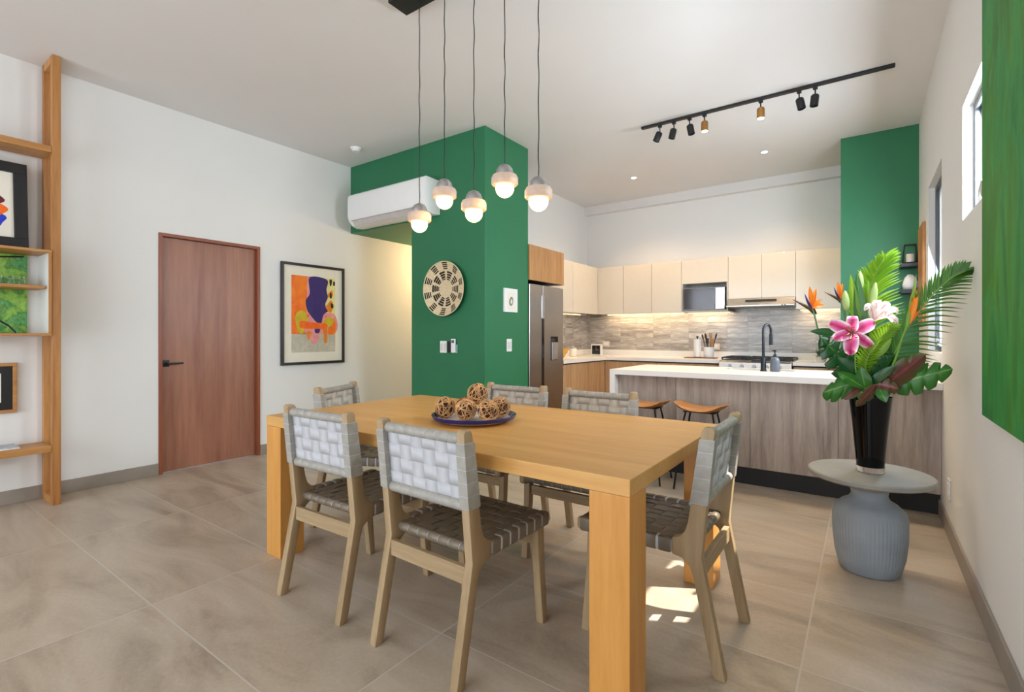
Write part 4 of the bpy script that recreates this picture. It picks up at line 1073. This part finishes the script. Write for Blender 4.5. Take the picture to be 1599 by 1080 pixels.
# ------------------------------------------------------------------ KITCHEN BACK RUN
def cabinet(name, label, lo, hi, body, door_m, face, splits, group=None, handle=False, doorz=None):
    t = thing(name, label, 'cabinet', ((lo[0]+hi[0])/2, (lo[1]+hi[1])/2, lo[2]), 0, group)
    b = new(); g = .02
    if face == '-y':
        box(b, (lo[0]+.0005, lo[1]+g, lo[2]), (hi[0]-.0005, hi[1], hi[2])); put('carcass', b, body, t)
        n = splits
        for k in range(n):
            w_ = (hi[0]-lo[0])/n; b = new(); box(b, (lo[0]+k*w_+.0018, lo[1], lo[2]+.002), (lo[0]+(k+1)*w_-.0018, lo[1]+g-.001, hi[2]-.002), .0012); put('door', b, door_m, t)
    else:
        box(b, (lo[0], lo[1]+.0005, lo[2]), (hi[0]-g, hi[1]-.0005, hi[2])); put('carcass', b, body, t)
        n = splits
        for k in range(n):
            w_ = (hi[1]-lo[1])/n; b = new(); box(b, (hi[0]-g+.001, lo[1]+k*w_+.0018, lo[2]+.002), (hi[0], lo[1]+(k+1)*w_-.0018, hi[2]-.002), .0012); put('door', b, door_m, t)
    return t
UY, UZ0, UZ1 = 6.645, 1.505, 2.188
us = [-3.198, -2.80, -2.39, -1.985, -1.405, -1.025, -.665, -.205]
nm = ['at the corner', 'second from the corner', 'left of the microwave', None, 'over the left of the cooker hood', 'over the right of the cooker hood', 'beside the green pier']
for k, (a, c) in enumerate(zip(us, us[1:])):
    if k == 3:
        t = cabinet('wall_cabinet', 'cream wall cabinet with an open niche holding the microwave', (a, UY, 1.875), (c, BACK-.002, UZ1), M['cab'], M['cab'], '-y', 1, 'cream wall cabinets')
        b = new(); box(b, (a+.0005, UY, UZ0), (c-.0005, BACK-.002, UZ0+.018)); box(b, (a+.0005, UY, UZ0+.018), (a+.018, BACK-.002, 1.875)); box(b, (c-.018, UY, UZ0+.018), (c-.0005, BACK-.002, 1.875)); box(b, (a+.018, BACK-.02, UZ0+.018), (c-.018, BACK-.002, 1.875))
        put('niche', b, plain('niche_grey', srgb(196, 192, 186), .4), t); continue
    z0 = 1.655 if k in (4, 5) else UZ0
    cabinet('wall_cabinet', 'gloss cream wall cabinet ' + nm[k], (a, UY, z0), (c, BACK-.002, UZ1), M['cab'], M['cab'], '-y', 1, 'cream wall cabinets')
cabinet('wall_cabinet', 'gloss cream wall cabinet on the side wall next to the fridge', (KX+.002, 5.13, UZ0), (-3.2, UY+.02, UZ1), M['cab'], M['cab'], '+x', 2, 'cream wall cabinets')
# hood
hd = thing('range_hood', 'slim steel cooker hood under the wall cabinets', 'cooker hood', (-1.03, 6.8, 1.54))
b = new(); prism(b, [(BACK-.002, 1.548), (BACK-.002, 1.653), (6.63, 1.653), (6.60, 1.575), (6.52, 1.565), (6.52, 1.548)], 'x', -1.403, -.667, 0, .002); put('hood_body', b, plain('hood_steel', srgb(190, 186, 178), .3, .8), hd)
b = new(); box(b, (-1.20, 6.605, 1.612), (-.86, 6.612, 1.634), 0, rot=Matrix.Rotation(-.36, 3, 'X')); put('grille', b, M['black'], hd)
b = new()
for x in (-.79, -.76): lathe(b, [(.0001, 0), (.007, 0), (.007, .004), (.0001, .004)], (x, 6.519, 1.5565), 12, M=Matrix.Rotation(PI/2, 4, 'X'))
put('button', b, M['black'], hd)
# microwave
mw = thing('microwave', 'steel microwave with a dark mirrored door in the cabinet niche', 'microwave', (-1.7, 6.75, UZ0+.02))
b = new(); box(b, (-1.955, 6.63, UZ0+.022), (-1.44, 6.96, UZ0+.31), .004); put('case', b, M['steel'], mw)
b = new(); box(b, (-1.945, 6.612, UZ0+.03), (-1.555, 6.629, UZ0+.302), .003); put('door', b, plain('mirror_glass', srgb(70, 68, 70), .08, .7), mw)
b = new(); box(b, (-1.55, 6.612, UZ0+.03), (-1.445, 6.629, UZ0+.302), .003); put('control_panel', b, M['alu'], mw)
# under-cabinet strips
M['strip'] = glow('led_strip', (1, .80, .50, 1), 1.0)
for k, (a, c) in enumerate(((-3.15, -2.02), (-1.96, -1.43), (-.64, -.24))):
    b = new(); box(b, (a, 6.88, UZ0-.008), (c, 6.895, UZ0-.0005)); tag(put('light_strip', b, M['strip']), 'warm light strip under the wall cabinets, ' + ('left run' if k == 0 else 'under the microwave niche' if k == 1 else 'by the green pier'), 'light strip', 'under-cabinet light strips')
    light('strip_lamp', 'AREA', ((a+c)/2, 6.86, UZ0-.012), 2.6*(c-a), WARM, c-a, .03, aim=(0, .3, -1))
b = new(); box(b, (-3.47, 5.2, UZ0-.008), (-3.455, 6.6, UZ0-.0005)); tag(put('light_strip', b, M['strip']), 'warm light strip under the side wall cabinet', 'light strip', 'under-cabinet light strips')
light('strip_lamp', 'AREA', (-3.44, 5.9, UZ0-.012), 3.5, WARM, .03, 1.3, aim=(-.3, 0, -1))
# backsplash
b = new(); box(b, (KX+.001, BACK-.012, .985), (-.205, BACK-.0005, 1.56)); box(b, (-1.403, BACK-.012, 1.56), (-.667, BACK-.003, 1.66)); struct('trim_2', b, M['splash'], 'grey glazed wall tiles behind the counter')
b = new(); box(b, (KX+.0005, 5.13, .985), (KX+.012, BACK-.013, 1.503)); struct('trim_3', b, M['splash'], 'grey glazed wall tiles on the kitchen side wall')
# counters
CZ = .902
ct = thing('kitchen_countertop', 'L-shaped white quartz worktop along the kitchen walls', 'worktop', (-3, 6.5, CZ-.04))
b = new(); box(b, (KX+.001, 5.13, CZ-.04), (-2.905, BACK-.001, CZ)); box(b, (-2.905, 6.29, CZ-.04), (-1.425, BACK-.001, CZ)); 
box(b, (KX+.001, 5.13, CZ), (KX+.02, BACK-.02, .984)); box(b, (KX+.001, BACK-.02, CZ), (-1.0, BACK-.001, .984)); put('worktop', b, M['quartz'], ct)
ct2 = thing('kitchen_countertop', 'short white worktop right of the cooker', 'worktop', (-.4, 6.6, CZ-.04))
b = new(); box(b, (-.66, 6.29, CZ-.04), (-.205, BACK-.001, CZ)); box(b, (-1.0, BACK-.02, CZ), (-.205, BACK-.001, .984)); put('worktop', b, M['quartz'], ct2)
bd = M['lam2']
cabinet('base_cabinet', 'wood laminate base cabinet beside the fridge', (KX+.002, 5.13, .1), (-2.93, 6.31, CZ-.055), M['black'], bd, '+x', 2, 'base cabinets')
for k, (a, c) in enumerate(((-2.93, -2.18), (-2.18, -1.43), (-.655, -.206))):
    cabinet('base_cabinet', 'wood laminate base cabinet ' + ('in the kitchen corner', 'left of the cooker', 'right of the cooker')[k], (a, 6.312, .1), (c, BACK-.03, CZ-.055), M['black'], bd, '-y', 2 if k < 2 else 1, 'base cabinets')
# cooker
ck = thing('cooker', 'stainless steel gas cooker between the worktops', 'cooker', (-1.04, 6.6, 0))
cx0, cx1 = -1.42, -.664
b = new(); box(b, (cx0, 6.27, .02), (cx1, BACK-.022, .905), .004); put('cooker_body', b, M['steel'], ck)
b = new(); prism(b, [(6.27, .90), (6.235, .885), (6.225, .80), (6.27, .79)], 'x', cx0, cx1, 0, .002); put('control_panel', b, M['steel'], ck)
for k in range(5):
    b = new(); lathe(b, [(.0001, 0), (.021, 0), (.018, .028), (.0001, .028)], (cx0+.12+k*.13, 6.228, .842), 20, M=Matrix.Rotation(PI/2, 4, 'X')); put('knob', b, M['alu'], ck, sm=40)
b = new(); box(b, (cx0+.02, 6.31, .905), (cx1-.02, 6.90, .910), 0)
for cxk in (-1.30, -1.04, -.78):
    for y in (6.36, 6.60, 6.84): box(b, (cxk-.115, y-.008, .925), (cxk+.115, y+.008, .940), .002)
    for dx in (-.11, 0, .11): box(b, (cxk+dx-.007, 6.34, .925), (cxk+dx+.007, 6.86, .940), .002)
    for y in (6.36, 6.84):
        for dx in (-.11, .11): box(b, (cxk+dx-.008, y-.008, .910), (cxk+dx+.008, y+.008, .926))
put('grate', b, M['black'], ck)
b = new(); box(b, (cx0+.03, 6.245, .22), (cx1-.03, 6.269, .76), .004); put('oven_door', b, M['steel'], ck)
b = new(); tube(b, [(cx0+.08, 6.215, .72), (cx1-.08, 6.215, .72)], .011, 10); put('handle', b, M['alu'], ck)

# fridge and its cabinet
fr = thing('refrigerator', 'tall stainless steel double door fridge beside the green column', 'fridge', (-3.2, 4.76, 0))
FY0, FY1, FX = 4.395, 5.122, -2.91
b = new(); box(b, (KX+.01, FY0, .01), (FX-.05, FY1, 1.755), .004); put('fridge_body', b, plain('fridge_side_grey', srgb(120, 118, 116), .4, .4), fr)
for y0, y1, lab in ((FY0+.002, 4.655, 0), (4.669, FY1-.002, 1)):
    b = new(); box(b, (FX-.048, y0, .05), (FX, y1, 1.752), .006); dd = put('door', b, M['steel'], fr)
    if lab:
        g = new(); box(g, (FX+.0003, 4.835, .915), (FX+.004, 4.99, 1.185), .002); put('dispenser', g, M['blackgloss'], dd)
        g = new(); box(g, (FX+.003, 4.85, .92), (FX+.012, 4.98, 1.12), .003); put('dispenser_recess', g, M['alu'], dd)
b = new(); box(b, (FX-.049, 4.641, .50), (FX+.0015, 4.692, 1.385), .001); put('handle_gap', b, M['blackgloss'], fr)
b = new(); box(b, (FX-.02, 4.641, 1.39), (FX+.004, 4.692, 1.64), .003); put('handle', b, M['alu'], fr)
cabinet('wall_cabinet', 'wood grained cabinet above the fridge', (KX+.002, 4.39, 1.79), (-2.905, 5.13, 2.172), M['black'], wood('warm_lit_fridge_laminate', srgb(156, 108, 62), srgb(196, 150, 100), grain='z', sc_=1.6, rough=.5), '+x', 1)  # orange of this laminate has the warm kitchen light put in
# counter things
t = thing('kitchen_roll', 'white kitchen paper roll on a stand in the wooden tray', 'kitchen roll', (-1.795, 6.70, CZ+.012))
b = new(); lathe(b, [(.008, 0.006), (.046, .006), (.046, .235), (.008, .235)], (-1.795, 6.70, CZ+.012), 28); put('paper', b, M['white'], t, sm=40)
b = new(); lathe(b, [(.0001, 0), (.05, 0), (.05, .006), (.007, .006), (.007, .252), (.013, .256), (.013, .275), (.0001, .278)], (-1.795, 6.70, CZ+.012), 20); put('stand', b, M['darkmetal'], t, sm=40)
b = new(); box(b, (-1.95, 6.62, CZ+.0005), (-1.56, 6.78, CZ+.011), .003); tag(put('wooden_tray', b, wood('walnut_tray', srgb(84, 52, 30), srgb(126, 84, 50), grain='x')), 'long dark wooden tray on the back worktop', 'tray')
b = new(); lathe(b, [(.0001, 0), (.056, 0), (.063, .01), (.064, .135), (.060, .135), (.057, .012), (.0001, .012)], (-1.65, 6.70, CZ+.012), 28); tag(put('utensil_crock', b, M['white'], sm=40), 'white crock holding kitchen utensils in the tray', 'crock')
UT = plain('dark_wood_utensil', srgb(70, 46, 34), .5)
for k, (dx, dy, h, kind, m, lb) in enumerate(((-.085, 0, .30, 's', UT, 'dark spoon leaning furthest left in the crock'), (-.05, .02, .31, 's', UT, 'dark ladle standing second from the left in the crock'), (-.015, -.02, .25, 't', M['black'], 'black spatula short in the middle of the crock'), (.02, .02, .32, 't', M['ashx'], 'pale wooden spatula tallest in the crock'), (.045, -.01, .24, 't', M['tan'], 'tan wooden spatula right of the middle in the crock'), (.095, 0, .31, 's', UT, 'big dark spoon leaning furthest right in the crock'))):
    o = Vector((-1.65+dx*.25, 6.70+dy*.5, CZ+.03)); e = Vector((-1.65+dx, 6.70+dy, CZ+.012+h)); d = (e-o).normalized()
    t = thing('cooking_utensil', lb, 'utensil', o, 0, 'utensils in the white crock')
    b = new(); tube(b, [o, e-d*.06], .006, 8); put('shaft', b, m, t)
    b = new(); Rm = d.to_track_quat('Z', 'Y').to_matrix().to_4x4()
    if kind == 's': lathe(b, [(.0001, -.035)] + [(.03*math.sin(a), -.04*math.cos(a)) for a in [PI*i/8 for i in range(1, 8)]] + [(.0001, .04)], e-d*.035, 14, M=Rm, sy=.3)
    else: box(b, e-d*.07-Vector((.018, .004, 0)), e+Vector((.018, .004, 0)), .004)
    put('head', b, m, t, sm=50)
t = thing('counter_clock', 'small square black faced clock in a white frame in the worktop corner', 'clock', (-3.25, 6.72, CZ))
b = new(); box(b, (-3.335, 6.70, CZ+.0005), (-3.165, 6.74, CZ+.165), .006); put('case', b, M['white'], t)
b = new(); box(b, (-3.315, 6.697, CZ+.018), (-3.185, 6.7005, CZ+.148), .001); put('face', b, M['blackgloss'], t)
b = new(); box(b, (-3.252, 6.695, CZ+.08), (-3.247, 6.6975, CZ+.13)); box(b, (-3.252, 6.695, CZ+.078), (-3.215, 6.6975, CZ+.083)); put('hands', b, M['alu'], t)
t = thing('glass_bowl', 'amber glass bowl on the side worktop next to the fridge', 'bowl', (-3.26, 5.75, CZ))
b = new(); lathe(b, [(.0001, 0.001), (.05, .001), (.055, .01), (.10, .07), (.125, .13), (.121, .13), (.096, .072), (.05, .014), (.0001, .014)], (-3.30, 5.72, CZ), 32); put('bowl_body', b, plain('amber_glaze', srgb(206, 160, 70), .2), t, sm=40)
t = thing('storage_jar', 'clear and white storage jar on the side worktop near the corner', 'jar', (-3.30, 6.10, CZ))
b = new(); lathe(b, [(.0001, .001), (.05, .001), (.055, .01), (.055, .10), (.045, .115), (.0001, .115)], (-3.32, 6.12, CZ), 24); put('jar_body', b, M['cream'], t, sm=40)
b = new(); lathe(b, [(.0001, .115), (.047, .115), (.047, .135), (.012, .14), (.012, .155), (.0001, .157)], (-3.32, 6.12, CZ), 24); put('lid', b, M['alu'], t, sm=40)
for k, (x, z, wd) in enumerate(((-3.22, 1.03, .115), (-1.62, 1.01, .08))):
    t = thing('wall_socket', 'cream socket plate on the wall tiles ' + ('right of the corner clock' if k == 0 else 'behind the utensil crock'), 'socket', (x, BACK-.012, z))
    b = new(); box(b, (x-wd/2, BACK-.021, z), (x+wd/2, BACK-.0125, z+.08), .003); put('plate', b, M['cream'], t)
    b = new(); box(b, (x-wd/4, BACK-.024, z+.02), (x+wd/4, BACK-.020, z+.06), .002); put('outlet', b, M['white'], t)
# succulent plant on the right worktop
t = thing('succulent_plant', 'small grey green plant in a pale pot right of the cooker', 'potted plant', (-.38, 6.5, CZ))
b = new(); lathe(b, [(.0001, .0005), (.045, .0005), (.058, .07), (.053, .07), (.042, .012), (.0001, .012)], (-.40, 6.48, CZ), 24); put('pot', b, M['cream'], t, sm=40)
b = new(); rnd = random.Random(5)
for k in range(30):
    a = rnd.uniform(0, 2*PI); e = rnd.uniform(.1, 1.2); o = Vector((-.40, 6.48, CZ+.055)); d = Vector((math.cos(a)*math.cos(e), math.sin(a)*math.cos(e), math.sin(e)))
    blade(b, bez([o, o+d*.06, o+d*.12-UP*.012], 4), .038, UP+d*.2, .2, cols=2)
put('leaves', b, uvmat('grey_green_leaf', [(0, srgb(120, 150, 120)), (1, srgb(90, 124, 96))], trans=0), t)
# shelves on the green pier
for k, z in enumerate((1.862, 1.62)):
    b = new(); box(b, (.262, 5.78, z-.035), (RX-.001, 5.989, z), .003)
    tag(put('wall_shelf', b, M['black']), ('upper' if k == 0 else 'lower') + ' small black floating shelf on the green pier', 'shelf', 'black floating shelves')
t = thing('lantern', 'small dark glass lantern with a candle on the upper black shelf', 'lantern', (.335, 5.86, 1.862))
b = new(); lo, hi = .055, .04
P_ = [(s*lo, u*lo, 0) for s, u in ((1, 1), (-1, 1), (-1, -1), (1, -1))]; Q_ = [(s*hi, u*hi, .17) for s, u in ((1, 1), (-1, 1), (-1, -1), (1, -1))]
O_ = Vector((.335, 5.86, 1.8635))
for i in range(4):
    j = (i+1) % 4; tube(b, [O_+Vector(P_[i])+UP*.004, O_+Vector(Q_[i])], .0045, 6); tube(b, [O_+Vector(P_[i])+UP*.004, O_+Vector(P_[j])+UP*.004], .0045, 6); tube(b, [O_+Vector(Q_[i]), O_+Vector(Q_[j])], .0045, 6)
put('wire_frame', b, M['black'], t)
b = new(); lathe(b, [(.0001, .004), (.03, .004), (.03, .085), (.0001, .088)], O_, 20); put('candle', b, M['cream'], t, sm=40)
t = thing('sculpture', 'white faceted ornament on the lower black shelf', 'ornament', (.335, 5.86, 1.62))
b = new(); lathe(b, [(.0001, .0015), (.055, .0015), (.062, .05), (.045, .11), (.02, .14), (.0001, .145)], (.335, 5.86, 1.62), 7); put('ornament_body', b, M['white'], t)
b = new(); box(b, (RX-.022, 5.35, 1.30), (RX-.001, 5.77, 2.15), .004)
tag(put('wooden_board', b, M['shelfz']), 'upright wooden board on the right wall beside the black shelves', 'board')
# passage light
light('passage_lamp', 'POINT', (-4.40, 5.0, 2.2), 24, (1, .62, .30), .08)
